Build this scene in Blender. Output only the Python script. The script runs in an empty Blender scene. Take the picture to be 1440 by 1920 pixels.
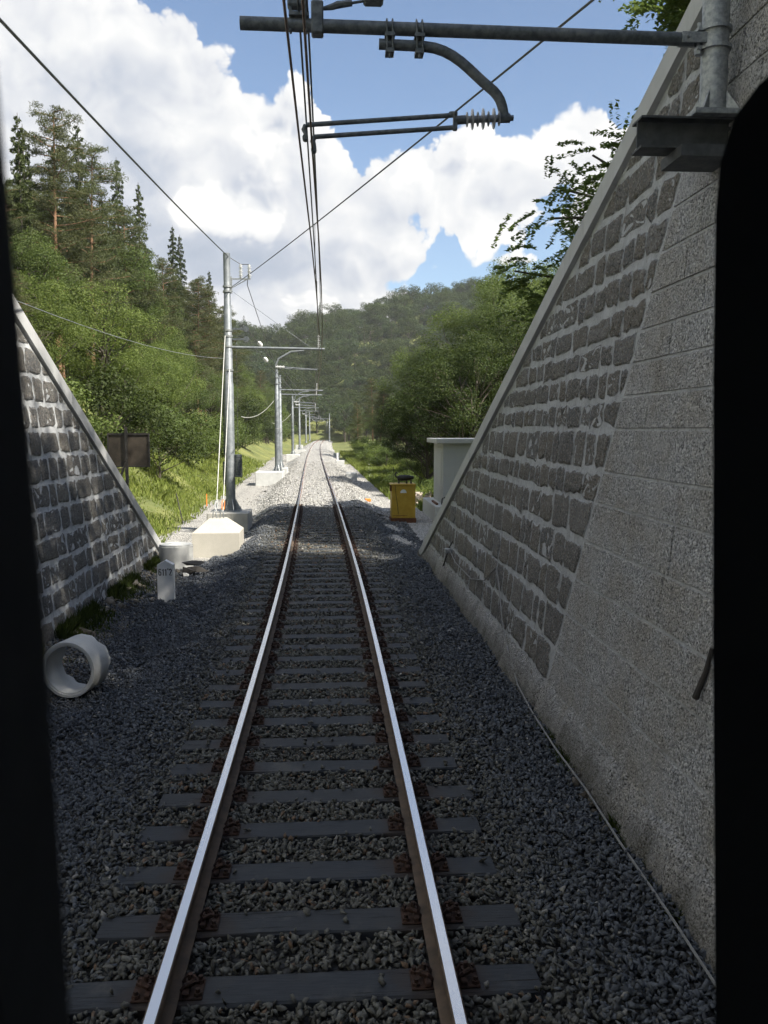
import bpy, bmesh, math, random
import numpy as np
from mathutils import Vector, Matrix
R = math.radians
S = bpy.context.scene
COL = S.collection

# ------------------------------------------------------------------ camera
cd = bpy.data.cameras.new('camera'); cam = bpy.data.objects.new('camera', cd); COL.objects.link(cam)
cam.location = (0.14, 0.0, 2.87); cam.rotation_euler = (R(90 - 5.53), 0, R(-3.5))
cd.sensor_fit = 'VERTICAL'; cd.sensor_height = 36.0; cd.lens = 30.0
cd.clip_start = 0.02; cd.clip_end = 3000
cd.dof.use_dof = True; cd.dof.focus_distance = 22.0; cd.dof.aperture_fstop = 11.0
S.camera = cam
# ------------------------------------------------------------------ light
SUN_AZ, SUN_EL = 128.0, 45.0          # degrees clockwise from the track direction, and above the horizon
S.view_settings.view_transform = 'Standard'; S.view_settings.look = 'None'
S.view_settings.exposure = 1.4; S.view_settings.gamma = 1.0
sl = bpy.data.lights.new('sun', 'SUN'); sl.energy = 4.0; sl.angle = R(0.53); sl.color = (1.0, 0.93, 0.80)
so = bpy.data.objects.new('sun', sl); COL.objects.link(so); so.location = (30, -10, 40)
tosun = Vector((math.sin(R(SUN_AZ)) * math.cos(R(SUN_EL)), math.cos(R(SUN_AZ)) * math.cos(R(SUN_EL)), math.sin(R(SUN_EL))))
so.rotation_euler = tosun.to_track_quat('Z', 'Y').to_euler()
S.cycles.max_bounces = 6; S.cycles.transparent_max_bounces = 6; S.cycles.diffuse_bounces = 3
S.cycles.glossy_bounces = 3; S.cycles.transmission_bounces = 3; S.cycles.sample_clamp_indirect = 6


class NT:
    """small helper to write node trees as expressions"""
    def __init__(self, tree): self.t = tree; self.n = tree.nodes; self.l = tree.links
    def node(self, typ, **kw):
        nd = self.n.new(typ)
        for k, v in kw.items(): setattr(nd, k, v)
        return nd
    def put(self, sock, v):
        if v is None: return
        if hasattr(v, 'is_output') or hasattr(v, 'links'): self.l.new(v, sock)
        else: sock.default_value = v
    def m(self, op, a, b=None, c=None, clamp=False):
        nd = self.node('ShaderNodeMath', operation=op, use_clamp=clamp)
        for i, v in enumerate((a, b, c)):
            if v is not None: self.put(nd.inputs[i], v)
        return nd.outputs[0]
    def v(self, op, a, b=None, scale=None):
        nd = self.node('ShaderNodeVectorMath', operation=op)
        self.put(nd.inputs[0], a)
        if b is not None: self.put(nd.inputs[1], b)
        if scale is not None: self.put(nd.inputs['Scale'], scale)
        return nd.outputs[0]
    def noise(self, vec, scale, detail=4, rough=.5, lac=2.0, dist=0.0, col=False):
        nd = self.node('ShaderNodeTexNoise')
        if vec is not None: self.put(nd.inputs['Vector'], vec)
        nd.inputs['Scale'].default_value = scale; nd.inputs['Detail'].default_value = detail
        nd.inputs['Roughness'].default_value = rough; nd.inputs['Lacunarity'].default_value = lac
        nd.inputs['Distortion'].default_value = dist
        return nd.outputs['Color' if col else 'Fac']
    def voro(self, vec, scale, feature='F1', out='Distance', smooth=None, rnd=1.0):
        nd = self.node('ShaderNodeTexVoronoi', feature=feature)
        if vec is not None: self.put(nd.inputs['Vector'], vec)
        nd.inputs['Scale'].default_value = scale
        if 'Randomness' in nd.inputs: nd.inputs['Randomness'].default_value = rnd
        return nd.outputs[out]
    def ss(self, x, a, b, lo=0.0, hi=1.0):
        nd = self.node('ShaderNodeMapRange', interpolation_type='SMOOTHSTEP')
        self.put(nd.inputs[0], x)
        for i, v in zip((1, 2, 3, 4), (a, b, lo, hi)): self.put(nd.inputs[i], v)
        return nd.outputs[0]
    def lin(self, x, a, b, lo=0.0, hi=1.0):
        nd = self.node('ShaderNodeMapRange')
        self.put(nd.inputs[0], x)
        for i, v in zip((1, 2, 3, 4), (a, b, lo, hi)): self.put(nd.inputs[i], v)
        return nd.outputs[0]
    def mix(self, f, a, b, blend='MIX'):
        nd = self.node('ShaderNodeMix', data_type='RGBA', blend_type=blend)
        self.put(nd.inputs[0], f); self.put(nd.inputs[6], c4(a)); self.put(nd.inputs[7], c4(b))
        return nd.outputs[2]
    def ramp(self, x, stops):
        nd = self.node('ShaderNodeValToRGB'); e = nd.color_ramp.elements
        while len(e) < len(stops): e.new(.5)
        for el, (p, c) in zip(e, stops): el.position = p; el.color = c4(c)
        self.put(nd.inputs[0], x); return nd.outputs[0]
    def bump(self, h, strength, dist=.02, normal=None):
        nd = self.node('ShaderNodeBump'); nd.inputs['Strength'].default_value = strength
        nd.inputs['Distance'].default_value = dist
        self.put(nd.inputs['Height'], h)
        if normal is not None: self.put(nd.inputs['Normal'], normal)
        return nd.outputs[0]


def c4(c):
    if isinstance(c, (tuple, list)) and len(c) == 3: return (*c, 1.0)
    return c


# ------------------------------------------------------------------ sky with cumulus (functions of the view direction over the whole sphere)
def make_world():
    w = bpy.data.worlds.new('World'); S.world = w; w.use_nodes = True
    t = NT(w.node_tree); t.n.clear()
    sky = t.node('ShaderNodeTexSky', sky_type='NISHITA', sun_disc=False)
    sky.sun_elevation = R(SUN_EL); sky.sun_rotation = R(SUN_AZ); sky.altitude = 300
    sky.air_density = 1.0; sky.dust_density = 0.8; sky.ozone_density = 1.5
    d = t.node('ShaderNodeTexCoord').outputs['Generated']
    sp = t.node('ShaderNodeSeparateXYZ'); t.l.new(d, sp.inputs[0])
    az = t.m('MULTIPLY', t.m('ARCTAN2', sp.outputs[0], sp.outputs[1]), 57.2958)
    el = t.m('MULTIPLY', t.m('ARCSINE', sp.outputs[2]), 57.2958)
    def puff(vec, scale, detail):
        nd = t.node('ShaderNodeTexVoronoi', feature='F1'); t.put(nd.inputs['Vector'], vec)
        nd.inputs['Scale'].default_value = scale; nd.inputs['Detail'].default_value = detail
        nd.inputs['Roughness'].default_value = .48; nd.inputs['Lacunarity'].default_value = 2.3
        return nd.outputs['Distance']
    n1 = t.noise(d, 7.0, 6, .52)
    n2 = t.noise(t.v('ADD', d, (3.1, 7.7, 1.3)), 8.0, 4, .55)
    wv = t.v('ADD', d, t.v('SCALE', t.v('SUBTRACT', t.noise(d, 11.0, 2, .5, col=True), (.5, .5, .5)), scale=.075))   # warp so the puffs are not round cells
    pA = puff(wv, 15.0, 3.0); pB = puff(t.v('ADD', wv, (.014, -.004, .019)), 15.0, 2.0)
    def blob(ca, ce, ra, re):
        q = t.m('SQRT', t.m('ADD', t.m('POWER', t.m('DIVIDE', t.m('SUBTRACT', az, ca), ra), 2.0),
                            t.m('POWER', t.m('DIVIDE', t.m('SUBTRACT', el, ce), re), 2.0)))
        return t.m('MULTIPLY', t.m('SUBTRACT', 1.0, q), min(ra, re))
    def union(L, k=.8):
        F = None
        for b in L:
            x = blob(*b); F = x if F is None else t.m('SMOOTH_MAX', F, x, k)
        return F
    F = union([(-17.0, 14.6, 15.5, 12.2), (-4.6, 13.6, 8.6, 7.4), (-.2, 12.5, 4.6, 6.4), (-3.5, 5.6, 11.0, 6.0),
               (3.2, 11.3, 4.8, 2.5), (3.2, 14.0, 4.5, 3.6), (8.0, 15.2, 9.0, 3.7), (15.9, 17.2, 3.6, 3.7), (20.5, 14.6, 6.0, 4.6), (11.6, 10.8, 2.6, .45), (27.0, 20.0, 4.0, 3.5)])
    gen = t.m('MULTIPLY', t.m('SUBTRACT', t.noise(t.v('MULTIPLY', d, (1, 1, 1.8)), 2.6, 1, .5), 0.50), 30.0)   # the same broken cumulus goes on elsewhere
    out = t.m('MAXIMUM', t.ss(t.m('ABSOLUTE', t.m('SUBTRACT', az, 3.0)), 24.0, 32.0), t.ss(el, 24.0, 30.0))
    F = t.m('MAXIMUM', F, t.m('SUBTRACT', gen, t.m('MULTIPLY', t.m('SUBTRACT', 1.0, out), 40.0)))
    edge = t.m('ADD', t.m('MULTIPLY', t.m('SUBTRACT', n1, .5), 4.2), t.m('MULTIPLY', t.m('SUBTRACT', .66, pA), 2.3))
    F2 = t.m('ADD', F, edge)
    mask = t.ss(F2, 0.0, t.lin(n2, .35, .65, .12, .75))
    rel = t.m('SUBTRACT', pB, pA)
    soft = t.m('SUBTRACT', n1, .5)
    # base mass: bright near its outer edge, milky inside, bluish grey undersides
    rim = t.m('SUBTRACT', 1.0, t.ss(F2, .8, 5.0))
    under = None
    for b, k in (((-4.5, 10.6, 10.0, 2.3), 1.0), ((-14.0, 20.5, 7.0, 2.6), .30), ((10.0, 14.3, 6.0, 1.7), .8), ((4.0, 12.6, 5.0, 1.6), .55), ((20.0, 13.0, 5.0, 2.6), .55), ((-13.0, 12.0, 5.0, 6.0), .42), ((1.5, 15.2, 3.0, 1.4), .35)):
        u = t.m('MULTIPLY', t.ss(t.m('ADD', blob(*b), t.m('MULTIPLY', t.m('SUBTRACT', n2, .5), 7.0)), -1.0, 1.8), k)
        under = u if under is None else t.m('MAXIMUM', under, u)
    val = t.m('ADD', t.m('ADD', .67, t.m('MULTIPLY', rim, .17)), t.m('ADD', t.m('MULTIPLY', rel, .34), t.m('MULTIPLY', soft, .36)))
    val = t.m('SUBTRACT', val, t.m('MULTIPLY', under, .40), clamp=True)
    # nearer heaps standing before the big mass
    heaps = ((-6.0, 14.0, 4.6, 2.9, 12.6), (-.8, 7.0, 3.4, 2.6, 4.5), (6.5, 16.2, 6.5, 1.7, 15.4), (-3.0, 18.4, 6.0, 2.0, 17.0), (15.6, 18.2, 2.4, 1.8, 17.4))
    for (ca, ce, ra, re, base) in heaps:
        H = t.m('ADD', t.m('ADD', blob(ca, ce, ra, re), t.m('MULTIPLY', soft, 2.6)), t.m('MULTIPLY', t.m('SUBTRACT', .64, pA), 2.2))
        hm = t.m('MULTIPLY', t.ss(H, 0.0, .7), t.ss(t.m('ADD', el, t.m('MULTIPLY', t.m('SUBTRACT', n2, .5), 3.0)), base - 1.2, base + .6))
        hv = t.m('ADD', .80, t.m('ADD', t.m('MULTIPLY', rel, .85), t.m('MULTIPLY', soft, .55)), clamp=True)
        val = t.m('ADD', t.m('MULTIPLY', val, t.m('SUBTRACT', 1.0, hm)), t.m('MULTIPLY', hv, hm))
    col = t.ramp(val, [(0.0, (.40, .47, .58)), (.38, (.56, .61, .70)), (.62, (.78, .80, .84)), (.82, (.96, .96, .955)), (1.0, (1.10, 1.09, 1.06))])
    b1 = t.node('ShaderNodeBackground'); t.l.new(sky.outputs[0], b1.inputs[0]); b1.inputs[1].default_value = 0.068
    b2 = t.node('ShaderNodeBackground'); t.l.new(col, b2.inputs[0]); b2.inputs[1].default_value = 0.40
    mx = t.node('ShaderNodeMixShader'); t.l.new(mask, mx.inputs[0]); t.l.new(b1.outputs[0], mx.inputs[1]); t.l.new(b2.outputs[0], mx.inputs[2])
    o = t.node('ShaderNodeOutputWorld'); t.l.new(mx.outputs[0], o.inputs[0])
make_world()
S.world.cycles.sampling_method = 'MANUAL'; S.world.cycles.sample_map_resolution = 256
S.cycles.use_adaptive_sampling = True; S.cycles.adaptive_threshold = 0.03; S.cycles.use_denoising = True

# ------------------------------------------------------------------ mesh helpers
rng = np.random.default_rng(11)
rnd = random.Random(7)


class MB:
    """collects geometry for ONE mesh"""
    def __init__(self): self.v = []; self.f = []; self.mi = []
    def add(self, vs, fs, mi=0):
        o = len(self.v); self.v += [tuple(p) for p in vs]
        for f in fs: self.f.append(tuple(i + o for i in f)); self.mi.append(mi)
        return self
    def box(self, lo, hi, mi=0, bev=0.0, M=None):
        bm = bmesh.new(); bmesh.ops.create_cube(bm, size=1)
        lo, hi = Vector(lo), Vector(hi)
        for v in bm.verts: v.co = Vector([(lo[i] + hi[i]) / 2 + v.co[i] * (hi[i] - lo[i]) for i in range(3)])
        if bev: bmesh.ops.bevel(bm, geom=bm.edges[:], offset=bev, segments=1, affect='EDGES')
        if M is not None: bm.transform(M)
        bm.verts.index_update()
        self.add([v.co[:] for v in bm.verts], [[v.index for v in f.verts] for f in bm.faces], mi); bm.free(); return self
    def tube(self, pts, r, n=8, mi=0, cap=True):
        P = [Vector(p) for p in pts]; rr = r if isinstance(r, (list, tuple)) else [r] * len(P)
        vs, fs = [], []; up = None
        for i, p in enumerate(P):
            t = (P[min(i + 1, len(P) - 1)] - P[max(i - 1, 0)]).normalized()
            if up is None: up = Vector((0, 0, 1)) if abs(t.z) < .9 else Vector((1, 0, 0))
            a = t.cross(up).normalized(); b = a.cross(t).normalized(); up = b
            for k in range(n):
                an = 2 * math.pi * k / n; vs.append(p + (a * math.cos(an) + b * math.sin(an)) * rr[i])
        for i in range(len(P) - 1):
            for k in range(n):
                k2 = (k + 1) % n; fs.append((i * n + k, i * n + k2, (i + 1) * n + k2, (i + 1) * n + k))
        if cap: fs.append(tuple(range(n))[::-1]); fs.append(tuple((len(P) - 1) * n + k for k in range(n)))
        return self.add(vs, fs, mi)
    def lathe(self, o, ax, prof, n=16, mi=0):
        """prof: (distance along axis, radius)"""
        o = Vector(o); ax = Vector(ax).normalized(); up = Vector((0, 0, 1)) if abs(ax.z) < .9 else Vector((1, 0, 0))
        a = ax.cross(up).normalized(); b = a.cross(ax).normalized(); vs, fs = [], []
        for (s, r) in prof:
            for k in range(n):
                an = 2 * math.pi * k / n; vs.append(o + ax * s + (a * math.cos(an) + b * math.sin(an)) * r)
        for i in range(len(prof) - 1):
            for k in range(n):
                k2 = (k + 1) % n; fs.append((i * n + k, i * n + k2, (i + 1) * n + k2, (i + 1) * n + k))
        if prof[0][1] > 1e-5: fs.append(tuple(range(n))[::-1])
        if prof[-1][1] > 1e-5: fs.append(tuple((len(prof) - 1) * n + k for k in range(n)))
        return self.add(vs, fs, mi)


def mesh_of(name, mb, mats, smooth=None, off=(0, 0, 0)):
    me = bpy.data.meshes.new(name)
    ox, oy, oz = off
    me.from_pydata([(x - ox, y - oy, z - oz) for x, y, z in mb.v], [], mb.f)
    for m in (mats if isinstance(mats, (list, tuple)) else [mats]): me.materials.append(m)
    if any(mb.mi): me.polygons.foreach_set('material_index', mb.mi)
    if smooth is not None:
        me.polygons.foreach_set('use_smooth', [True] * len(me.polygons))
        if smooth < 180:
            bm = bmesh.new(); bm.from_mesh(me)
            for e in bm.edges:
                if len(e.link_faces) == 2 and e.calc_face_angle(0) > R(smooth): e.smooth = False
            bm.to_mesh(me); bm.free()
    me.update(); return me


def np_mesh(name, V, F, mats, attr=None, smooth=False):
    """big mesh from arrays: V (n,3), F (m,k)"""
    me = bpy.data.meshes.new(name); V = np.asarray(V, np.float32); F = np.asarray(F, np.int32)
    me.vertices.add(len(V)); me.vertices.foreach_set('co', V.ravel())
    k = F.shape[1]; me.loops.add(F.size); me.loops.foreach_set('vertex_index', F.ravel())
    me.polygons.add(len(F)); me.polygons.foreach_set('loop_start', np.arange(0, F.size, k, dtype=np.int32))
    me.polygons.foreach_set('loop_total', np.full(len(F), k, np.int32))
    if smooth: me.polygons.foreach_set('use_smooth', np.ones(len(F), bool))
    for nm, (typ, dom, data) in (attr or {}).items():
        a = me.attributes.new(nm, typ, dom)
        a.data.foreach_set('color' if 'COLOR' in typ else 'value', np.asarray(data, np.float32).ravel())
    for m in (mats if isinstance(mats, (list, tuple)) else [mats]): me.materials.append(m)
    me.update(calc_edges=True); me.validate(); return me


def link(name, me, parent=None):
    o = bpy.data.objects.new(name, me); COL.objects.link(o)
    if parent is not None: o.parent = parent
    return o
def tag(o, label=None, cat=None, group=None, kind=None):
    if label: o['label'] = label
    if cat: o['category'] = cat
    if group: o['group'] = group
    if kind: o['kind'] = kind
    return o
def thing(name, label, cat, loc=(0, 0, 0), rotz=0, group=None):
    o = bpy.data.objects.new(name, None); COL.objects.link(o); o.location = loc; o.rotation_euler = (0, 0, rotz)
    o.empty_display_size = .1
    return tag(o, label, cat, group)
def wpos(o):
    p = Vector((0, 0, 0))
    while o is not None: p += o.location; o = o.parent
    return p
def part(parent, name, mb, mats, smooth=None):
    """mesh given in world coordinates, hung under an unrotated thing or part"""
    return link(name, mesh_of(name, mb, mats, smooth, wpos(parent)), parent)
def single(name, mb, mats, label, cat, group=None, smooth=None, kind=None):
    a = np.array(mb.v); o3 = ((a[:, 0].min() + a[:, 0].max()) / 2, (a[:, 1].min() + a[:, 1].max()) / 2, a[:, 2].min())
    o = link(name, mesh_of(name, mb, mats, smooth, o3)); o.location = o3
    return tag(o, label, cat, group, kind)
def copy_tree(o, parent=None):
    c = o.copy(); COL.objects.link(c)
    if parent is not None: c.parent = parent
    for ch in list(o.children): copy_tree(ch, c)
    return c

# ------------------------------------------------------------------ materials
def mat(name):
    m = bpy.data.materials.new(name); m.use_nodes = True
    t = NT(m.node_tree); t.n.clear()
    b = t.node('ShaderNodeBsdfPrincipled'); o = t.node('ShaderNodeOutputMaterial'); t.l.new(b.outputs[0], o.inputs[0])
    t.b = b; t.out = o
    t.pos = t.node('ShaderNodeNewGeometry').outputs['Position']
    t.obj = t.node('ShaderNodeTexCoord').outputs['Object']
    t.rand = t.node('ShaderNodeObjectInfo').outputs['Random']
    return m, t
def setb(t, col=None, rough=.8, metal=0.0, normal=None, spec=None):
    if col is not None: t.put(t.b.inputs['Base Color'], c4(col))
    t.put(t.b.inputs['Roughness'], rough); t.put(t.b.inputs['Metallic'], metal)
    if normal is not None: t.put(t.b.inputs['Normal'], normal)
    if spec is not None: t.b.inputs['Specular IOR Level'].default_value = spec

def m_plain(name, a, b, scale=6, rough=.8, metal=0, bump=.15, bscale=60, dist=.01, spec=None):
    m, t = mat(name)
    n = t.noise(t.pos, scale, 6, .6); f = t.noise(t.pos, bscale, 4, .6)
    c = t.mix(t.ss(n, .3, .7), a, b)
    setb(t, c, t.lin(f, .3, .7, rough - .08, min(1, rough + .08)), metal, t.bump(f, bump, dist), spec)
    return m

def m_concrete(name, base, dark=.75, stain=.5, scale=3.0, bump=.25, warm=1.0):
    m, t = mat(name)
    n = t.noise(t.pos, scale, 7, .62); f = t.noise(t.pos, 90, 5, .65)
    sc = t.v('MULTIPLY', t.pos, (5.0, 5.0, .7)); streak = t.noise(sc, 1.6, 5, .6)
    pits = t.ss(t.voro(t.pos, 55), .02, .16)
    c = t.mix(t.ss(n, .3, .72), tuple(x * dark for x in base), base)
    c = t.mix(t.m('MULTIPLY', t.ss(streak, .52, .75), stain), c, tuple(x * .55 for x in base))
    c = t.mix(t.lin(pits, 0, 1, .35, 0), c, tuple(x * .5 for x in base))
    h = t.m('ADD', t.m('MULTIPLY', f, .5), t.m('MULTIPLY', pits, .5))
    setb(t, c, .88, 0, t.bump(h, bump, .01)); return m

M = {}
M['concrete'] = m_concrete('concrete', (.46, .45, .42))
M['concrete_cream'] = m_concrete('concrete_cream', (.45, .43, .385), .9, .25)
M['concrete_pale'] = m_concrete('concrete_pale', (.52, .53, .53), .85, .3)
M['coping'] = m_concrete('coping', (.49, .50, .515), .88, .3, 2.0)
M['hut_render'] = m_concrete('hut_render', (.44, .455, .46), .92, .2, 1.2, .1)
M['galv'] = m_plain('galvanised', (.22, .24, .26), (.42, .44, .46), 24, .5, .6, .06, 40)
M['galv_dull'] = m_plain('galvanised_dull', (.065, .078, .09), (.145, .16, .175), 22, .55, .4, .15, 60)
M['beam'] = m_plain('painted_beam', (.045, .05, .055), (.085, .09, .095), 10, .6, .2, .1, 50)
M['mast_zinc'] = m_plain('mast_zinc', (.14, .16, .18), (.23, .25, .27), 5, .55, .3, .05, 30)
M['cable_grey'] = m_plain('cable_grey', (.17, .175, .18), (.24, .24, .24), 10, .6, 0, 0)
M['wire'] = m_plain('wire', (.07, .08, .085), (.11, .11, .11), 10, .5, .5, 0)
M['copper_wire'] = m_plain('copper_wire', (.10, .065, .045), (.16, .10, .07), 10, .5, .5, 0)
M['rope'] = m_plain('bright_rope', (.62, .62, .60), (.72, .72, .70), 10, .5, .2, 0)
M['insulator'] = m_plain('insulator', (.22, .23, .25), (.30, .31, .33), 10, .25, 0, 0)
M['insulator_pale'] = m_plain('insulator_pale', (.55, .56, .58), (.65, .66, .67), 10, .25, 0, 0)
M['black'] = m_plain('black_rubber', (.012, .012, .013), (.02, .02, .02), 10, .6, 0, .1)
M['lining'] = m_plain('cab_walls', (.30, .31, .33), (.36, .37, .39), 6, .8, 0, .05, 80, .002, .2)
M['cab'] = m_plain('cab_trim', (.040, .044, .052), (.052, .057, .065), 6, .75, 0, .05, 80, .002, .15)
M['yellow'] = m_plain('yellow_paint', (.40, .245, .016), (.50, .325, .04), 4, .5, 0, .1, 20)
M['rust_dark'] = m_plain('rust_dark', (.030, .017, .012), (.065, .032, .022), 20, .85, .1, .5, 60)
M['rust_brown'] = m_plain('rust_brown', (.09, .035, .018), (.16, .065, .03), 14, .85, .1, .4, 60)
M['sign_back'] = m_plain('sign_back', (.050, .040, .030), (.075, .060, .045), 7, .75, .1, .1)
M['post_dark'] = m_plain('post_dark', (.028, .026, .024), (.05, .045, .04), 8, .75, .1, .2)
M['white_paint'] = m_plain('white_paint', (.66, .68, .70), (.76, .77, .78), 6, .65, 0, .12, 50)
M['ink'] = m_plain('black_lettering', (.02, .02, .025), (.03, .03, .03), 6, .7, 0, 0)
M['orange'] = m_plain('orange_paint', (.70, .20, .03), (.80, .28, .05), 6, .6, 0, 0)
M['dark_hole'] = m_plain('dark_cavity', (.015, .013, .010), (.03, .025, .02), 20, .95, 0, .4)
M['sleeve_white'] = m_plain('white_plastic', (.7, .7, .68), (.78, .78, .76), 6, .5, 0, 0)

def m_rail():
    m, t = mat('rail_side')
    n = t.noise(t.pos, 7, 6, .65); f = t.noise(t.v('MULTIPLY', t.pos, (1, .25, 1)), 70, 4, .6)
    c = t.mix(t.ss(n, .3, .7), (.060, .045, .033), (.125, .085, .058))
    sp = t.node('ShaderNodeSeparateXYZ'); t.l.new(t.pos, sp.inputs[0])
    c = t.mix(t.ss(t.m('ADD', sp.outputs[1], t.m('MULTIPLY', n, 6.0)), 36.0, 42.0), c, t.mix(n, (.20, .075, .035), (.30, .12, .06)))
    setb(t, c, .8, 0, t.bump(f, .3, .004)); return m
def m_railtop():
    m, t = mat('rail_running_band')
    f = t.noise(t.v('MULTIPLY', t.pos, (2, .15, 1)), 2, 2, .5)
    c = (.74, .75, .77)
    setb(t, c, t.lin(f, .3, .7, .24, .30), 1.0); return m
M['rail'] = m_rail(); M['rail_top'] = m_railtop()

def m_sleeper():
    m, t = mat('tarred_wood')
    g = t.v('MULTIPLY', t.obj, (1.2, 14, 9)); n = t.noise(g, 5, 7, .65); w = t.noise(t.v('MULTIPLY', t.obj, (.8, 1, 1)), 4, 4, .6)
    cr = t.ss(t.noise(t.v('ADD', t.v('MULTIPLY', t.obj, (.9, 22, 1)), t.v('SCALE', (1, 1, 1), scale=t.m('MULTIPLY', t.rand, 40.0))), 2.2, 5, .6), .30, .42)
    c = t.mix(t.ss(n, .3, .7), (.021, .026, .035), (.043, .050, .062))
    c = t.mix(t.m('MULTIPLY', t.ss(w, .5, .75), .5), c, (.055, .055, .055))
    c = t.mix(t.lin(t.rand, 0, 1, 0, .35), c, (.045, .043, .040))
    sx = t.node('ShaderNodeSeparateXYZ'); t.l.new(t.obj, sx.inputs[0])
    near = t.ss(t.m('ADD', t.m('ABSOLUTE', t.m('SUBTRACT', t.m('ABSOLUTE', sx.outputs[0]), .757)), t.m('MULTIPLY', t.m('SUBTRACT', w, .5), .5)), .34, .10)
    c = t.mix(t.m('MULTIPLY', near, .7), c, (.040, .026, .018))
    c = t.mix(t.m('MULTIPLY', t.ss(t.noise(t.v('ADD', t.obj, t.v('SCALE', (1, 1, 1), scale=t.m('MULTIPLY', t.rand, 30.0))), 2.3, 5, .7), .56, .72), .55), c, (.10, .098, .092))
    c = t.mix(cr, (.004, .004, .004), c)
    setb(t, c, .72, 0, t.bump(t.m('ADD', t.m('MULTIPLY', n, .6), cr), .5, .006), .35); return m
M['sleeper'] = m_sleeper()

def m_stone(name, mo_a, mo_b):
    m, t = mat(name)
    sh = t.v('ADD', t.pos, t.v('SCALE', (1, 1, 1), scale=t.m('MULTIPLY', t.rand, 9.0)))
    n = t.noise(sh, 3.2, 6, .6); v = t.voro(sh, 58); p = t.noise(sh, 42, 5, .75)
    vc = t.node('ShaderNodeSeparateColor'); t.l.new(t.voro(sh, 58, out='Color'), vc.inputs[0])
    tone = t.ramp(t.m('FRACT', t.m('MULTIPLY', t.rand, 5.7)), [(0.0, (.135, .136, .138)), (.35, (.165, .162, .157)), (.6, (.178, .166, .148)), (.8, (.130, .136, .145)), (1.0, (.205, .203, .200))])
    c = t.mix(t.ss(n, .3, .7), t.mix(.4, tone, (.08, .078, .075)), tone)
    c = t.mix(t.m('MULTIPLY', t.ss(vc.outputs[0], .62, .95), .75), c, (.33, .32, .30))
    c = t.mix(t.m('MULTIPLY', t.ss(vc.outputs[1], .70, .95), .6), c, (.19, .15, .11))
    pit = t.ss(p, .36, .46); c = t.mix(pit, (.026, .026, .026), c)
    e = t.node('ShaderNodeAttribute', attribute_name='edge').outputs['Fac']
    sm = t.noise(t.pos, 9, 7, .7); drip = t.noise(t.v('MULTIPLY', t.pos, (1, 13, 1.6)), 1.0, 4, .6)
    mo = t.ss(t.m('ADD', t.m('ADD', e, t.m('MULTIPLY', t.m('SUBTRACT', sm, .5), 2.3)), t.m('MULTIPLY', t.ss(drip, .58, .75), .35)), .62, 1.0)
    mo = t.m('MULTIPLY', mo, t.ss(e, .02, .22))
    c = t.mix(mo, c, t.mix(sm, mo_a, mo_b))
    h = t.m('ADD', t.m('MULTIPLY', pit, .7), t.m('ADD', t.m('MULTIPLY', p, .6), t.m('MULTIPLY', v, .5)))
    setb(t, c, .92, 0, t.bump(h, .85, .025)); return m
def m_mortar(name, mo_a, mo_b):
    m, t = mat(name)
    n = t.noise(t.pos, 5, 7, .65); f = t.noise(t.pos, 45, 5, .6)
    drip = t.noise(t.v('MULTIPLY', t.pos, (1, 12, 1.2)), 1.3, 5, .6)
    c = t.mix(t.ss(n, .28, .72), mo_a, mo_b)
    c = t.mix(t.m('MULTIPLY', t.ss(f, .44, .34), .6), c, (.12, .115, .11))
    c = t.mix(t.m('MULTIPLY', t.ss(drip, .55, .72), .55), c, (.17, .16, .145))
    setb(t, c, .9, 0, t.bump(t.m('ADD', n, t.m('MULTIPLY', f, .4)), .5, .03)); return m
def m_block():
    m, t = mat('exposed_aggregate')
    v = t.voro(t.pos, 46); vc = t.voro(t.pos, 46, out='Color'); n = t.noise(t.pos, 2.2, 6, .6); p = t.noise(t.pos, 60, 5, .7)
    hs = t.node('ShaderNodeSeparateColor'); t.l.new(vc, hs.inputs[0])
    c = t.mix(hs.outputs[0], (.25, .258, .268), (.58, .585, .59))
    c = t.mix(t.ss(n, .35, .7), c, t.mix(hs.outputs[1], (.26, .248, .225), (.45, .432, .40)))
    pit = t.ss(p, .38, .50); c = t.mix(pit, (.06, .058, .055), c)
    # spilled mortar veil and earth at the foot
    c = t.mix(t.m('MULTIPLY', t.ss(t.noise(t.pos, 1.3, 5, .6), .5, .7), .5), c, (.44, .445, .455))
    sp = t.node('ShaderNodeSeparateXYZ'); t.l.new(t.pos, sp.inputs[0])
    low = t.ss(t.m('ADD', sp.outputs[2], t.m('MULTIPLY', n, .9)), .55, .05)
    c = t.mix(t.m('MULTIPLY', low, .8), c, t.mix(p, (.045, .042, .025), (.10, .085, .06)))
    h = t.m('ADD', t.m('MULTIPLY', v, -.8), t.m('MULTIPLY', pit, .6))
    setb(t, c, .93, 0, t.bump(h, .8, .025)); return m
MOR = ((.31, .322, .335), (.46, .475, .495)); MOW = ((.38, .395, .415), (.56, .58, .605))
M['stone'] = m_stone('wall_stone', *MOR); M['mortar'] = m_mortar('mortar', *MOR); M['stone_white'] = m_stone('white_pointed_stone', *MOW); M['mortar_white'] = m_mortar('white_mortar', *MOW); M['block'] = m_block()

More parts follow.
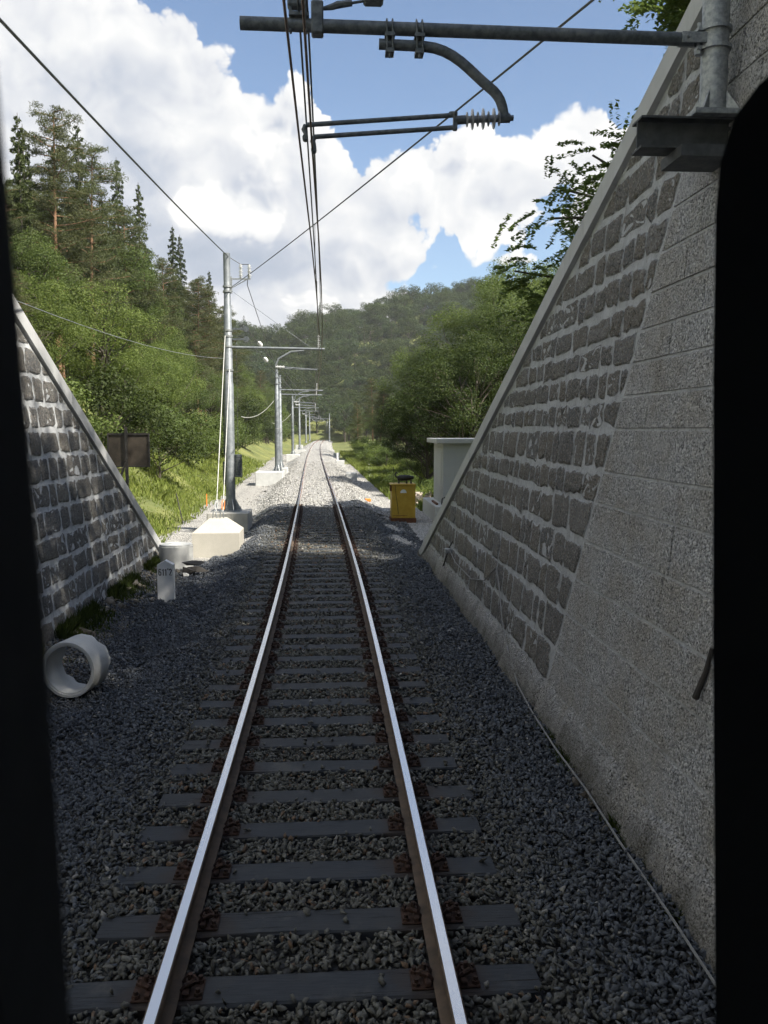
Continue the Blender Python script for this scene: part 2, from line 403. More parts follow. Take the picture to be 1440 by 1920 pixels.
def m_gravel_stone():
    m, t = mat('ballast_stone')
    col = t.node('ShaderNodeAttribute', attribute_name='tint').outputs['Color']
    n = t.noise(t.pos, 60, 4, .6)
    c = t.mix(t.lin(n, .3, .7, .55, 1.0), (.02, .02, .02), col)
    setb(t, c, .85, 0, t.bump(n, .3, .006), .3); return m
M['ballast_stone'] = m_gravel_stone()
def m_bed(name, a, b, c3, sc, bump):
    m, t = mat(name)
    v = t.voro(t.pos, sc); vc = t.voro(t.pos, sc, out='Color'); hs = t.node('ShaderNodeSeparateColor'); t.l.new(vc, hs.inputs[0])
    n = t.noise(t.pos, 1.1, 6, .6)
    c = t.mix(hs.outputs[0], a, b); c = t.mix(t.m('MULTIPLY', t.ss(n, .4, .7), .7), c, c3)
    c = t.mix(t.ss(v, .35, .62), c, tuple(x * .35 for x in a))
    setb(t, c, .95, 0, t.bump(t.m('MULTIPLY', v, -1.0), bump, .05)); return m
M['bed_dark'] = m_bed('old_ballast_bed', (.05, .05, .05), (.12, .12, .12), (.07, .068, .06), 17, .9)
M['bed_white'] = m_bed('new_ballast_bed', (.40, .395, .385), (.60, .595, .58), (.50, .495, .48), 15, .7)
M['path'] = m_bed('gravel_path', (.42, .41, .39), (.62, .605, .58), (.50, .48, .45), 24, .5)
def m_ground():
    m, t = mat('meadow_soil')
    n = t.noise(t.pos, .35, 7, .6); f = t.noise(t.pos, 6, 6, .65)
    c = t.mix(t.ss(n, .35, .68), (.10, .125, .035), (.19, .20, .06))
    c = t.mix(t.m('MULTIPLY', t.ss(f, .5, .75), .5), c, (.19, .165, .09))
    setb(t, c, .95, 0, t.bump(f, .8, .08)); return m
M['ground'] = m_ground()
def m_leaf(name, a, b, trans=.35, var=.35, yellow=None):
    m, t = mat(name); t.n.remove(t.b)
    isl = t.node('ShaderNodeNewGeometry').outputs['Random Per Island']
    c = t.mix(isl, a, b)
    c = t.mix(t.m('MULTIPLY', t.rand, var), c, yellow or (.13, .15, .025))
    c = t.mix(t.m('MULTIPLY', t.m('FRACT', t.m('MULTIPLY', t.rand, 7.31)), .35), c, tuple(x * .35 for x in a))
    d = t.node('ShaderNodeBsdfDiffuse'); t.put(d.inputs[0], c)
    tr = t.node('ShaderNodeBsdfTranslucent'); t.put(tr.inputs[0], t.mix(.5, c, t.mix(isl, tuple(min(1, x * 1.6) for x in a), (.20, .26, .03))))
    g = t.node('ShaderNodeBsdfGlossy'); g.inputs[0].default_value = (.6, .6, .6, 1); g.inputs[1].default_value = .6
    mx = t.node('ShaderNodeMixShader'); mx.inputs[0].default_value = trans
    t.l.new(d.outputs[0], mx.inputs[1]); t.l.new(tr.outputs[0], mx.inputs[2])
    m2 = t.node('ShaderNodeMixShader'); m2.inputs[0].default_value = .018
    t.l.new(mx.outputs[0], m2.inputs[1]); t.l.new(g.outputs[0], m2.inputs[2]); t.l.new(m2.outputs[0], t.out.inputs[0])
    return m
M['leaf'] = m_leaf('broadleaf_foliage', (.066, .105, .032), (.135, .182, .058), .35, .22)
M['leaf_bright'] = m_leaf('fresh_foliage', (.100, .150, .038), (.180, .228, .066), .42, .25)
M['leaf_dark'] = m_leaf('dark_foliage', (.022, .039, .012), (.062, .086, .027), .30, .12)
M['leaf_far'] = m_leaf('far_foliage', (.030, .054, .024), (.075, .108, .046), .3, .15)
M['leaf_locust'] = m_leaf('locust_foliage', (.095, .145, .045), (.18, .235, .075), .45, .2)
M['needle'] = m_leaf('pine_needles', (.060, .078, .034), (.115, .130, .060), .25, .3, (.12, .105, .045))
M['needle_dark'] = m_leaf('spruce_needles', (.032, .050, .022), (.070, .092, .040), .2, .2)
M['grass'] = m_leaf('grass_blades', (.14, .19, .040), (.27, .31, .08), .4, .0)
M['moss'] = m_leaf('moss_tufts', (.035, .055, .014), (.075, .10, .025), .3, .0)
M['bark'] = m_plain('bark', (.055, .045, .036), (.10, .085, .068), 8, .9, 0, .6, 30, .03)
M['bark_pine'] = m_plain('pine_bark', (.16, .085, .045), (.25, .15, .09), 5, .9, 0, .6, 30, .03)

# ------------------------------------------------------------------ terrain
def sstep(x, a, b):
    u = np.clip((np.asarray(x, float) - a) / (b - a), 0, 1); return u * u * (3 - 2 * u)
_YC = [-60, 0, 14, 34, 58, 91, 130, 172, 215, 260, 330]; _XC = [0, 0, -.02, -.42, -1.0, -1.72, -2.35, -2.8, -2.75, -1.9, 2.0]
_yy = np.linspace(-60, 330, 800); _xx = np.interp(_yy, _YC, _XC)
_xx = np.convolve(np.pad(_xx, 15, mode='edge'), np.ones(31) / 31, 'valid')
def xc(y): return np.interp(y, _yy, _xx)
COPE_R = lambda y: np.minimum(-.39 + .443 * (22.46 - y), 8.6)      # top of the sloping copings
COPE_L = lambda y: np.minimum(.04 + .594 * (21.3 - y), 9.5)
FAR_X = [-160, -90, -45, -27, -5, 16, 45, 88, 150, 260]; FAR_Z = [62, 54, 40, 33, 42, 46, 54, 56, 62, 70]
def formation(x, y):
    """top of ballast and side paths"""
    dx = x - xc(y); side = np.where(dx < 0, 1.0, 0.0); a = np.abs(dx)
    open_ = sstep(y, 19.5, 26.0)
    toe = (-.46 * side - .36 * (1 - side)) * (1 - open_) + (-.74 * side - .60 * (1 - side)) * open_
    z = -.225 + (toe + .225) * sstep(a, 1.55, 2.75)
    return z
def ground_z(x, y):
    x = np.asarray(x, float); y = np.asarray(y, float)
    z = formation(x, y) - .05
    dx = x - xc(y)
    # left: path, bank, wooded slope
    bank = -.79 + 2.5 * sstep(-dx, 4.9, 11.5) + .74 * np.maximum(0, -x - 11.5) - .25 * np.maximum(0, -x - 45)
    bank = np.minimum(bank, 75) 
    lf = 1 - .75 * sstep(y, 175, 250)
    bank = np.where(-dx > 10, -.8 + (bank + .8) * lf, bank)
    z = np.where(dx < -4.6, bank, z)
    # right: flat verge, then a slope
    rgt = -.64 + .10 * np.maximum(0, dx - 5) + .42 * np.maximum(0, x - 13) - .25 * np.maximum(0, x - 60)
    z = np.where(dx > 3.2, np.maximum(rgt, -.7), z)
    # earth held up by the two walls
    near = y < 22.3
    z = np.where(near & (x > 3.45), np.maximum(z, COPE_R(y) - .30 + .30 * np.clip(x - 3.45, 0, 30)), z)
    near = y < 21.2
    z = np.where(near & (x < -4.85), np.maximum(z, COPE_L(y) - .30 + .12 * np.clip(-x - 4.85, 0, 30)), z)
    # hill over the tunnel behind the train
    back = 8.0 + .62 * np.clip(-5 - y, 0, 40)
    z = np.where(y < -5, np.maximum(z, back), z)
    # far wooded hill closing the valley
    fz = np.interp(x, FAR_X, FAR_Z)
    z = np.maximum(z, -.8 + (fz + .8) * sstep(y, 236, 372) ** .8 - .2 * np.maximum(0, y - 380))
    return z
def build_ground():
    xs = np.unique(np.round(np.concatenate([np.arange(-13, 13.01, .25), [-4.87, -4.55, 3.2, 3.5], np.linspace(-230, -13, 50), np.linspace(13, 230, 50)]), 3))
    ys = np.unique(np.round(np.concatenate([np.linspace(-60, -6, 12), [-5.02, -4.9, 21.1, 21.25, 22.25, 22.4], np.arange(-4, 60, .6), np.arange(60, 260, 3), np.arange(260, 441, 7)]), 3))
    X, Y = np.meshgrid(xs, ys); Z = ground_z(X, Y)
    far = (np.abs(X - xc(Y)) > 5.5) & (Y > 23)
    Z = Z + np.where(far, .12 * np.sin(X * 1.3 + Y * .4) * np.cos(Y * .7 - X * .5), 0)
    V = np.stack([X, Y, Z], -1).reshape(-1, 3); nx = len(xs)
    I, J = np.meshgrid(np.arange(len(ys) - 1), np.arange(nx - 1), indexing='ij'); a = (I * nx + J).ravel()
    F = np.stack([a, a + 1, a + nx + 1, a + nx], -1)
    tag(link('ground', np_mesh('ground', V, F, M['ground'], smooth=True)), 'grassy ground of the valley rising into wooded slopes', kind='structure')
build_ground()
def strip(name, dxs, ys, zfun, m, label, wob=0.0):
    V = []; r = np.random.default_rng(3)
    for y in ys:
        for i, dx in enumerate(dxs):
            e = r.normal(0, wob) if i in (0, len(dxs) - 1) else 0
            x = xc(y) + dx + e; V.append((x, y, zfun(x, y)))
    n = len(dxs); F = [(i * n + j, i * n + j + 1, (i + 1) * n + j + 1, (i + 1) * n + j) for i in range(len(ys) - 1) for j in range(n - 1)]
    o = link(name, np_mesh(name, V, F, m, smooth=True)); return tag(o, label, kind='structure')
strip('old_ballast', [-4.3, -3.8, -3.2, -2.75, -2.3, -1.9, -1.55, -1, 0, 1, 1.55, 1.9, 2.3, 2.7, 3.0], np.arange(1.0, 23.5, .5),
      lambda x, y: float(formation(x, y)) - .028 + (.25 * max(0, -x - 3.55) if y < 21 else 0), M['bed_dark'], 'dark old ballast bed between the stone walls')
strip('old_ballast', [-2.9, -2.3, -1.9, -1.55, -1, 0, 1, 1.55, 1.9, 2.3, 2.75], np.arange(23.0, 35.6, .5),
      lambda x, y: float(formation(x, y)) + .004, M['bed_dark'], 'dark old ballast bed past the wall ends')
def znew(x, y):
    b = .03 + .075 * float(sstep(y, 33.4, 36.5))
    return float(formation(x, y)) + b * (1 - float(sstep(abs(x - float(xc(y))), 2.3, 3.0))) + .012 + .03 * math.sin(y * .55 + x) * float(sstep(abs(x - float(xc(y))), 1.1, 1.7))
strip('new_ballast', [-2.95, -2.6, -2.2, -1.8, -1.4, -.8, 0, .8, 1.4, 1.8, 2.2, 2.6, 2.95], np.concatenate([np.arange(33.6, 80, .7), np.arange(80, 300, 4)]), znew, M['bed_white'], 'pale new ballast along the far track', .08)
strip('gravel_path', [-5.3, -4.6, -3.8, -3.0, -2.6], np.concatenate([np.arange(22.0, 70, 1.0), np.arange(70, 130, 5)]),
      lambda x, y: float(formation(x, y)) + .006 - .02 * max(0, -(x - float(xc(y))) - 4.5), M['path'], 'white gravel path beside the masts', .22)
strip('gravel_path', [2.35, 2.8, 3.3, 3.9, 4.6], np.concatenate([np.arange(22.6, 50, 1.0), np.arange(50, 90, 5)]),
      lambda x, y: float(formation(x, y)) + .008, M['path'], 'white gravel verge beside the yellow cabinet', .2)

# ------------------------------------------------------------------ track
def build_track():
    t = thing('railway_track', 'single railway track with dark wooden sleepers and shiny rails', 'track', (0, 4, -.35))
    prof = [(-.035, -.006), (-.027, 0), (.027, 0), (.035, -.006), (.036, -.038), (.012, -.052), (.009, -.145), (.07, -.158), (.07, -.168),
            (-.07, -.168), (-.07, -.158), (-.009, -.145), (-.012, -.052), (-.036, -.038)]
    ys = np.concatenate([np.arange(.9, 40, 1.0), np.arange(40, 300, 2.5)]); n = len(prof)
    for s in (-.757, .757):
        mb = MB(); V = []
        for y in ys:
            tx = float(xc(y + .5) - xc(y - .5)); nx, ny = 1 / math.hypot(1, tx), -tx / math.hypot(1, tx)
            for (a, b) in prof: V.append((float(xc(y)) + (s + a) * nx, y + (s + a) * ny, b))
        F, mi = [], []
        for i in range(len(ys) - 1):
            for k in range(n):
                k2 = (k + 1) % n; F.append((i * n + k, (i + 1) * n + k, (i + 1) * n + k2, i * n + k2)); mi.append(1 if k == 1 else 0)
        mb.v = V; mb.f = F; mb.mi = mi
        part(t, 'rail', mb, [M['rail'], M['rail_top']])
    # sleepers: three slightly different worn beams
    ms = []
    for k in range(3):
        bm = bmesh.new(); bmesh.ops.create_cube(bm, size=1)
        for v in bm.verts: v.co = Vector((v.co.x * 2.6, v.co.y * .25, v.co.z * .15 - .075))
        bmesh.ops.subdivide_edges(bm, edges=[e for e in bm.edges if abs(e.verts[0].co.x - e.verts[1].co.x) > 1], cuts=7)
        bmesh.ops.bevel(bm, geom=[e for e in bm.edges if all(v.co.z > -.01 for v in e.verts) and abs(e.verts[0].co.y - e.verts[1].co.y) < .01], offset=.012, segments=1, affect='EDGES')
        for v in bm.verts: v.co += Vector((0, rnd.uniform(-.006, .006), rnd.uniform(-.004, .003)))
        me = bpy.data.meshes.new('sleeper'); bm.to_mesh(me); bm.free(); me.materials.append(M['sleeper']); ms.append(me)
    fb = MB()
    fb.box((-.19, -.085, 0), (.19, .085, .014), bev=.004)
    for s in (-1, 1):
        fb.box((s * .10 - .018, -.085, .014), (s * .10 + .018, .085, .045), bev=.006)
        fb.tube([(s * .075, -.035, .03), (s * .10, -.04, .062), (s * .135, -.02, .068), (s * .15, .0, .05), (s * .135, .02, .068), (s * .10, .04, .062), (s * .075, .035, .03)], .014, 6)
        fb.lathe((s * .118, 0, .04), (0, 0, 1), [(0, .028), (.028, .028), (.028, .014), (.062, .014)], 6)
        for sy in (-1, 1): fb.lathe((s * .165, sy * .055, .012), (0, 0, 1), [(0, .024), (.02, .022), (.02, .013), (.04, .013)], 6)
    fme = mesh_of('rail_fastening', fb, M['rust_dark'])
    k = 0; y = 4.46 - .617 * 5
    while y < 34.6:
        o = link('sleeper', ms[k % 3], t); o.location = (float(xc(y)) + rnd.uniform(-.03, .03), y - 4 + rnd.uniform(-.015, .015), -.185 + .35)
        o.rotation_euler = (0, 0, rnd.uniform(-.008, .008) + math.pi * (k % 2) - float(xc(y + .5) - xc(y - .5)))
        sg = -1 if k % 2 else 1
        for s in (-.757, .757):
            f = link('rail_fastening', fme, o); f.location = (s - sg * (o.location.x - float(xc(y))), 0, 0)
        k += 1; y += .617
    return [4.46 - .617 * 5 + .617 * i for i in range(k)]
SLEEPERS = build_track()

# ------------------------------------------------------------------ ballast stones (too many to count)
def rock_protos(n=14):
    out = []
    for k in range(n):
        bm = bmesh.new(); bmesh.ops.create_icosphere(bm, subdivisions=1, radius=1.0)
        r = np.random.default_rng(100 + k)
        V = np.array([v.co[:] for v in bm.verts]); V = V[:12] if len(V) > 12 else V
        F = None; bm.free()
        bm = bmesh.new()
        P = r.normal(size=(9, 3)); P /= np.linalg.norm(P, axis=1)[:, None]; P *= r.uniform(.75, 1.2, (9, 1)); P *= np.array([1.3, .9, .66])
        for p in P: bm.verts.new(p)
        bmesh.ops.convex_hull(bm, input=bm.verts)
        bmesh.ops.delete(bm, geom=[v for v in bm.verts if not v.link_faces], context='VERTS')
        bmesh.ops.triangulate(bm, faces=bm.faces[:]); bm.verts.index_update()
        out.append((np.array([v.co[:] for v in bm.verts]), np.array([[v.index for v in f.verts] for f in bm.faces]))); bm.free()
    return out
PROTOS = rock_protos()
def rocks(name, P, size, tint, label, parent=None):
    """P (n,3) centres, size (n,), tint (n,3)"""
    n = len(P); r = np.random.default_rng(5)
    pk = r.integers(0, len(PROTOS), n); q = r.normal(size=(n, 4)); q[:, 1:3] *= .55; q /= np.linalg.norm(q, axis=1)[:, None]
    w, x, y, z = q.T
    Rm = np.stack([np.stack([1 - 2 * (y * y + z * z), 2 * (x * y - z * w), 2 * (x * z + y * w)], -1),
                   np.stack([2 * (x * y + z * w), 1 - 2 * (x * x + z * z), 2 * (y * z - x * w)], -1),
                   np.stack([2 * (x * z - y * w), 2 * (y * z + x * w), 1 - 2 * (x * x + y * y)], -1)], 1)
    Vs, Fs, Ts, o = [], [], [], 0
    for k, (pv, pf) in enumerate(PROTOS):
        ix = np.where(pk == k)[0]
        if not len(ix): continue
        v = np.einsum('nij,vj->nvi', Rm[ix], pv) * size[ix, None, None] + P[ix, None, :]
        f = pf[None] + (np.arange(len(ix)) * len(pv))[:, None, None] + o
        Vs.append(v.reshape(-1, 3)); Fs.append(f.reshape(-1, 3)); o += len(ix) * len(pv)
        Ts.append(np.repeat(np.concatenate([tint[ix], np.ones((len(ix), 1))], 1), len(pv), 0))
    V = np.concatenate(Vs); F = np.concatenate(Fs); T = np.concatenate(Ts)
    me = np_mesh(name, V, F, M['ballast_stone'], {'tint': ('FLOAT_COLOR', 'POINT', T)})
    return tag(link(name, me, parent), label, 'gravel' if parent is None else None, kind='stuff')
def old_stones():
    r = np.random.default_rng(21); Ps, Ss = [], []
    for (y0, y1, dens, s0, s1) in ((2.6, 8.0, 1350, .016, .032), (8.0, 14.0, 980, .018, .034), (14.0, 22.0, 560, .022, .039), (22.0, 36.5, 330, .026, .046)):
        x0, x1 = (-4.15, 2.62) if y1 < 22.5 else (-3.1, 2.9)
        n = int((x1 - x0) * (y1 - y0) * dens); x = r.uniform(x0, x1, n) + 0; y = r.uniform(y0, y1, n)
        s = s0 + (s1 - s0) * r.random(n) ** 1.6
        Ps.append(np.stack([x, y, np.zeros(n)], -1)); Ss.append(s)
    P = np.concatenate(Ps); s = np.concatenate(Ss); dx = P[:, 0] - xc(P[:, 1])
    keep = np.ones(len(P), bool)
    ph = ((P[:, 1] - SLEEPERS[0] + .3085) % .617) - .3085
    slp = (np.abs(dx) < 1.30) & (np.abs(ph) < .135); keep &= ~(slp & (r.random(len(P)) > .012))
    keep &= ~(np.abs(np.abs(dx) - .757) < .085)                      # the rails
    keep &= ~((np.abs(np.abs(dx) - .757) < .20) & (np.abs(ph) < .15))
    keep &= ~((P[:, 1] > 34.2 + .8 * np.sin(P[:, 0] * 2)) & (r.random(len(P)) < .75))
    P, s, dx, ph = P[keep], s[keep], dx[keep], ph[keep]
    z = formation(P[:, 0], P[:, 1]) + np.where(P[:, 1] < 21, .25 * np.maximum(0, -P[:, 0] - 3.55), 0)
    inner = np.abs(dx) < 1.32
    z = z + np.where(inner, .012, .03 * np.sin(P[:, 1] * 1.7 + P[:, 0] * 2.1) * np.sin(P[:, 0] * 3.3)) + .012 + r.normal(0, .011, len(P)) + s * .15
    z = np.where(np.abs(ph) < .136, np.where(np.abs(dx) < 1.30, -.175 + s * .3, z), z)
    P[:, 2] = z
    g = r.uniform(.5, 1.2, len(P))[:, None]
    tin = np.array([.165, .164, .148]); tout = np.array([.125, .139, .162])
    a = sstep(np.abs(dx) + r.normal(0, .25, len(P)), 1.15, 1.75)[:, None]
    T = (tin * (1 - a) + tout * a) * g
    wh = r.random(len(P)) < .018; T[wh] = np.array([.36, .35, .33]) * r.uniform(.6, 1.1, (wh.sum(), 1))
    br = (r.random(len(P)) < .06) & inner; T[br] = np.array([.19, .13, .09])
    far = sstep(P[:, 1] + r.normal(0, 2.5, len(P)), 29, 36)[:, None]; T = T * (1 - far) + far * np.array([.34, .33, .31]) * g
    wall = (P[:, 0] < -3.3) & (r.random(len(P)) < .25); T[wall] = np.array([.20, .18, .15]) * g[wall]
    rocks('ballast_stones', P, s, T, 'dark crushed stone ballast under and beside the sleepers')
old_stones()
def new_stones():
    r = np.random.default_rng(22); n = 15000
    y = 33.5 + 46 * r.random(n) ** 1.7; sgn = np.where(r.random(n) < .55, -1, 1)
    dx = sgn * np.abs(r.normal(2.0, .5, n)); mid = r.random(n) < .22; dx[mid] = r.uniform(-1.2, 1.2, mid.sum())
    keep = (np.abs(np.abs(dx) - .757) > .12); y, dx = y[keep], dx[keep]; n = len(y)
    x = xc(y) + dx
    z = np.array([znew(a, b) for a, b in zip(x, y)]) if n < 20000 else formation(x, y)
    s = r.uniform(.022, .055, n); g = r.uniform(.6, 1.15, n)[:, None]
    T = np.array([.50, .495, .48]) * g; dk = r.random(n) < .18; T[dk] *= .45
    rocks('new_ballast_stones', np.stack([x, y, z + s * .2], -1), s, T, 'pale crushed stone heaped along the far track')
new_stones()

# ------------------------------------------------------------------ stone wing walls
def clip_poly(poly, a, b, c):
    """keep a*y + b*z <= c"""
    out = []
    for i in range(len(poly)):
        p, q = poly[i], poly[(i + 1) % len(poly)]; fp, fq = a * p[0] + b * p[1] - c, a * q[0] + b * q[1] - c
        if fp <= 0: out.append(p)
        if (fp < 0) != (fq < 0):
            u = fp / (fp - fq); out.append((p[0] + (q[0] - p[0]) * u, p[1] + (q[1] - p[1]) * u))
    return out
def poly_area(p):
    return .5 * sum(p[i][0] * p[(i + 1) % len(p)][1] - p[(i + 1) % len(p)][0] * p[i][1] for i in range(len(p)))
def resample(poly, n):
    P = np.array(poly + [poly[0]]); L = np.r_[0, np.cumsum(np.linalg.norm(np.diff(P, axis=0), axis=1))]
    s = (np.arange(n) + .3) / n * L[-1]; return np.stack([np.interp(s, L, P[:, 0]), np.interp(s, L, P[:, 1])], -1)
def stone_mesh(name, poly, wall, jit, proud, inset, m, n=14, depth=.03, rough=.010):
    """stone with an uneven outline and a domed rough face; poly in (y, z) on the battered wall face"""
    P = resample(poly, n); c = P.mean(0)
    P = P + np.random.default_rng(rnd.randrange(1 << 30)).normal(0, jit, P.shape)
    P = c + (P - c) * 1.0
    # pull in the corners
    d = np.linalg.norm(P - c, axis=1); dm = np.sort(d)[int(n * .7)]; P = c + (P - c) * np.minimum(1, dm * 1.28 / d)[:, None]
    sc = np.maximum(.25, 1 - inset / np.linalg.norm(P - c, axis=1))[:, None]; Q = c + (P - c) * sc; Q2 = c + (P - c) * sc * .5
    V = [wall(y, z, -depth) for y, z in P] + [wall(y, z, .002 + proud * .25) for y, z in P] \
        + [wall(y, z, proud + rnd.uniform(-rough, rough)) for y, z in Q] + [wall(y, z, proud + rnd.uniform(-rough, rough) * 1.2) for y, z in Q2] + [wall(c[0], c[1], proud)]
    F = []
    for r in range(3):
        for k in range(n):
            k2 = (k + 1) % n; F.append((r * n + k, r * n + k2, (r + 1) * n + k2, (r + 1) * n + k))
    for k in range(n): F.append((3 * n + k, 3 * n + (k + 1) % n, 4 * n))
    o = V[-1]; V = [(x - o[0], y - o[1], z - o[2]) for x, y, z in V]
    me = bpy.data.meshes.new(name); me.from_pydata(V, [], F); me.materials.append(m)
    a = me.attributes.new('edge', 'FLOAT', 'POINT'); a.data.foreach_set('value', [1.0] * (2 * n) + [.12] * n + [0.0] * (n + 1))
    me.polygons.foreach_set('use_smooth', [True] * len(F)); me.update()
    return me, o
def wall_builder(name, label, side, xf, cope, y_end, y_back, joints, ymin_stone, bound, seglen, widths, sm, mm):
    """side=+1: wall on the right whose face looks to -x"""
    slope = (cope(y_end - 6) - cope(y_end)) / 6.0; ct = .21                        # coping thickness, square to the slope
    drop = ct * math.hypot(1, slope)
    def wall(y, z, out): return (xf + side * .1 * (z + .5) - side * out, y, z)
    t = thing(name, label, 'wall', (xf + side * .5, y_end, -.5))
    # mortar core
    ys = list(np.arange(y_back, y_end, .5)) + [y_end]; V = []; F = []
    for y in ys:
        zt = float(cope(y)) - drop + .02
        zt = max(zt, -.55)
        for (z, o) in ((-.7, 0), (zt, 0), (zt, -1.15), (-.7, -1.15)): V.append(wall(y, z, o))
    for i in range(len(ys) - 1):
        for k in range(4): a, b = i * 4 + k, i * 4 + (k + 1) % 4; F.append((a, b, b + 4, a + 4))
    F.append((0, 1, 2, 3)); F.append(tuple(len(V) - 4 + k for k in range(4)))
    mb = MB(); mb.v = V; mb.f = F; part(t, 'mortar_core', mb, M[mm])
    # coping slabs
    y = y_end + .10; k = 0
    while y > y_back:
        y2 = max(y - seglen * (.9 + .2 * rnd.random()), y_back); zA, zB = float(cope(y)), float(cope(y2))
        if zB - zA < .2 * slope * (y - y2): pass
        mb = MB(); V = []
        g = .006
        for yy, zz in ((y - g, zA), (y2 + g, zB)):
            for (dz, o) in ((0, .075), (-drop, .075), (-drop, -.62), (0, -.62)):
                x = xf + side * .1 * (zz + .4) - side * o; V.append((x, yy, zz + dz))
        mb.v = V; mb.f = [(0, 1, 2, 3), (7, 6, 5, 4), (0, 4, 5, 1), (1, 5, 6, 2), (2, 6, 7, 3), (3, 7, 4, 0)]
        part(t, 'coping_slab', mb, M['coping']); y = y2
    # coursed stones
    c0 = float(cope(y_end)); kk = 0
    for z0, z1 in zip(joints[:-1], joints[1:]):
        y_top = y_end + .0
        zmid = .5 * (z0 + z1); ylo = max(ymin_stone, bound(z1) if bound else ymin_stone)
        yhi = min(y_end - .05, y_end - (z0 - c0 + drop) / slope + .05) if slope else y_end
        y = yhi
        while y > ylo + .12:
            w = rnd.choice(widths) * rnd.uniform(.9, 1.1)
            if y - w < ylo + .22: w = y - ylo
            hj = rnd.uniform(.035, .085) if side > 0 else rnd.uniform(.035, .08); vj = rnd.uniform(.007, .026) if side > 0 else rnd.uniform(.007, .026); e = lambda: rnd.uniform(-.022, .022)
            poly = [(y - w + vj + e(), z0 + hj * .6 + e()), (y - vj + e(), z0 + hj * .6 + e()), (y - vj + e(), z1 - hj * .6 + e()), (y - w + vj + e(), z1 - hj * .6 + e())]
            poly = clip_poly(poly, slope, 1.0, c0 + slope * y_end - drop - .055)
            if bound: poly = clip_poly(poly, -1.0, -.43, -9.25 - .05) if len(poly) >= 3 else poly
            if len(poly) >= 3 and abs(poly_area(poly)) > .018:
                me, o = stone_mesh('stone', poly, wall, .011, rnd.uniform(.003, .022), .04, M[sm])
                ob = link('stone', me, t); ob.location = Vector(o) - t.location; kk += 1
            y -= w
    print(name, 'stones', kk)
    return t, wall
ZR = [-.34, .04, .474, .908, 1.319, 1.735, 2.143, 2.453, 2.87, 3.17, 3.464, 3.747, 4.05, 4.38, 4.71, 5.05, 5.4, 5.75, 6.1, 6.45]
BND = lambda z: 9.25 - .43 * z
wall_R, face_R = wall_builder('retaining_wall', 'battered wall of dark pointed stones and rough blocks right of the track', 1, 2.5, COPE_R, 22.46, -5.0, ZR, 4.0, BND, 3.1, [.27, .33, .38, .44, .52, .60, .70], 'stone', 'mortar')
# rough-cast blocks at the near end of the right wall
def blocks():
    ys_cut = 3.2
    for i, (z0, z1) in enumerate(zip(ZR[:-1], ZR[1:])):
        y = BND(z0); k = 0
        while y > ys_cut:
            w = 1.15 + .5 * ((i * 37 + k * 17) % 10) / 10
            if k == 0: w *= .55 + .1 * (i % 4)
            y2 = max(y - w, ys_cut - .1); g = .004; gz = .013
            poly = [(y2 + g, z0 + gz), (y - g, z0 + gz), (y - g, z1 - gz), (y2 + g, z1 - gz)]
            zc = float(COPE_R(.5 * (y + y2)))
            if z1 < zc - .1:
                P = clip_poly(poly, 1.0, .43, 9.25 - .015); pr = .010 + .008 * rnd.random(); b = .012; q_ = len(P)
                if q_ < 3 or abs(poly_area(P)) < .02: y = y2; k += 1; continue
                c_ = np.mean(P, axis=0); Q = [tuple(c_ + (np.array(p) - c_) * (1 - b / max(.05, np.linalg.norm(np.array(p) - c_)))) for p in P]
                mb = MB(); mb.v = [face_R(a, c, -.02) for a, c in P] + [face_R(a, c, pr - .005) for a, c in P] + [face_R(a, c, pr) for a, c in Q]
                mb.f = [(q, (q + 1) % q_, q_ + (q + 1) % q_, q_ + q) for q in range(q_)] + [(q_ + q, q_ + (q + 1) % q_, 2 * q_ + (q + 1) % q_, 2 * q_ + q) for q in range(q_)] + [tuple(range(2 * q_, 3 * q_))]
                part(wall_R, 'block', mb, M['block'])
            y = y2; k += 1
    # rough footing course along the foot
    mb = MB(); V = []; ys = np.arange(3.0, 22.4, .13); r = np.random.default_rng(9)
    for y in ys:
        h = float(COPE_R(y)) - .35; a = r.uniform(.03, .09) * (1.5 if y < 9 else 1)
        for (z, o) in ((-.6, .06 + a), (-.33 + r.uniform(-.04, .05), .05 + a), (min(-.05 + r.uniform(-.10, .10), h), .02 + a * .4), (min(.06 + r.uniform(-.06, .06), h + .02), -.01)): V.append(face_R(y, z, o))
    mb.v = V; mb.f = [(i * 4 + k, i * 4 + k + 1, (i + 1) * 4 + k + 1, (i + 1) * 4 + k) for i in range(len(ys) - 1) for k in range(3)]
    part(wall_R, 'footing', mb, M['block'])
blocks()
ZL = [-.36, .02, .42, .80, 1.20, 1.62, 2.02, 2.45, 2.86, 3.27, 3.7, 4.15, 4.6, 5.05, 5.5, 5.95]
wall_L, face_L = wall_builder('retaining_wall', 'battered stone wall with white mortar left of the track', -1, -4.1, COPE_L, 21.3, -5.0, ZL, 9.5, None, 2.9, [.38, .48, .55, .62, .72, .85], 'stone_white', 'mortar_white')

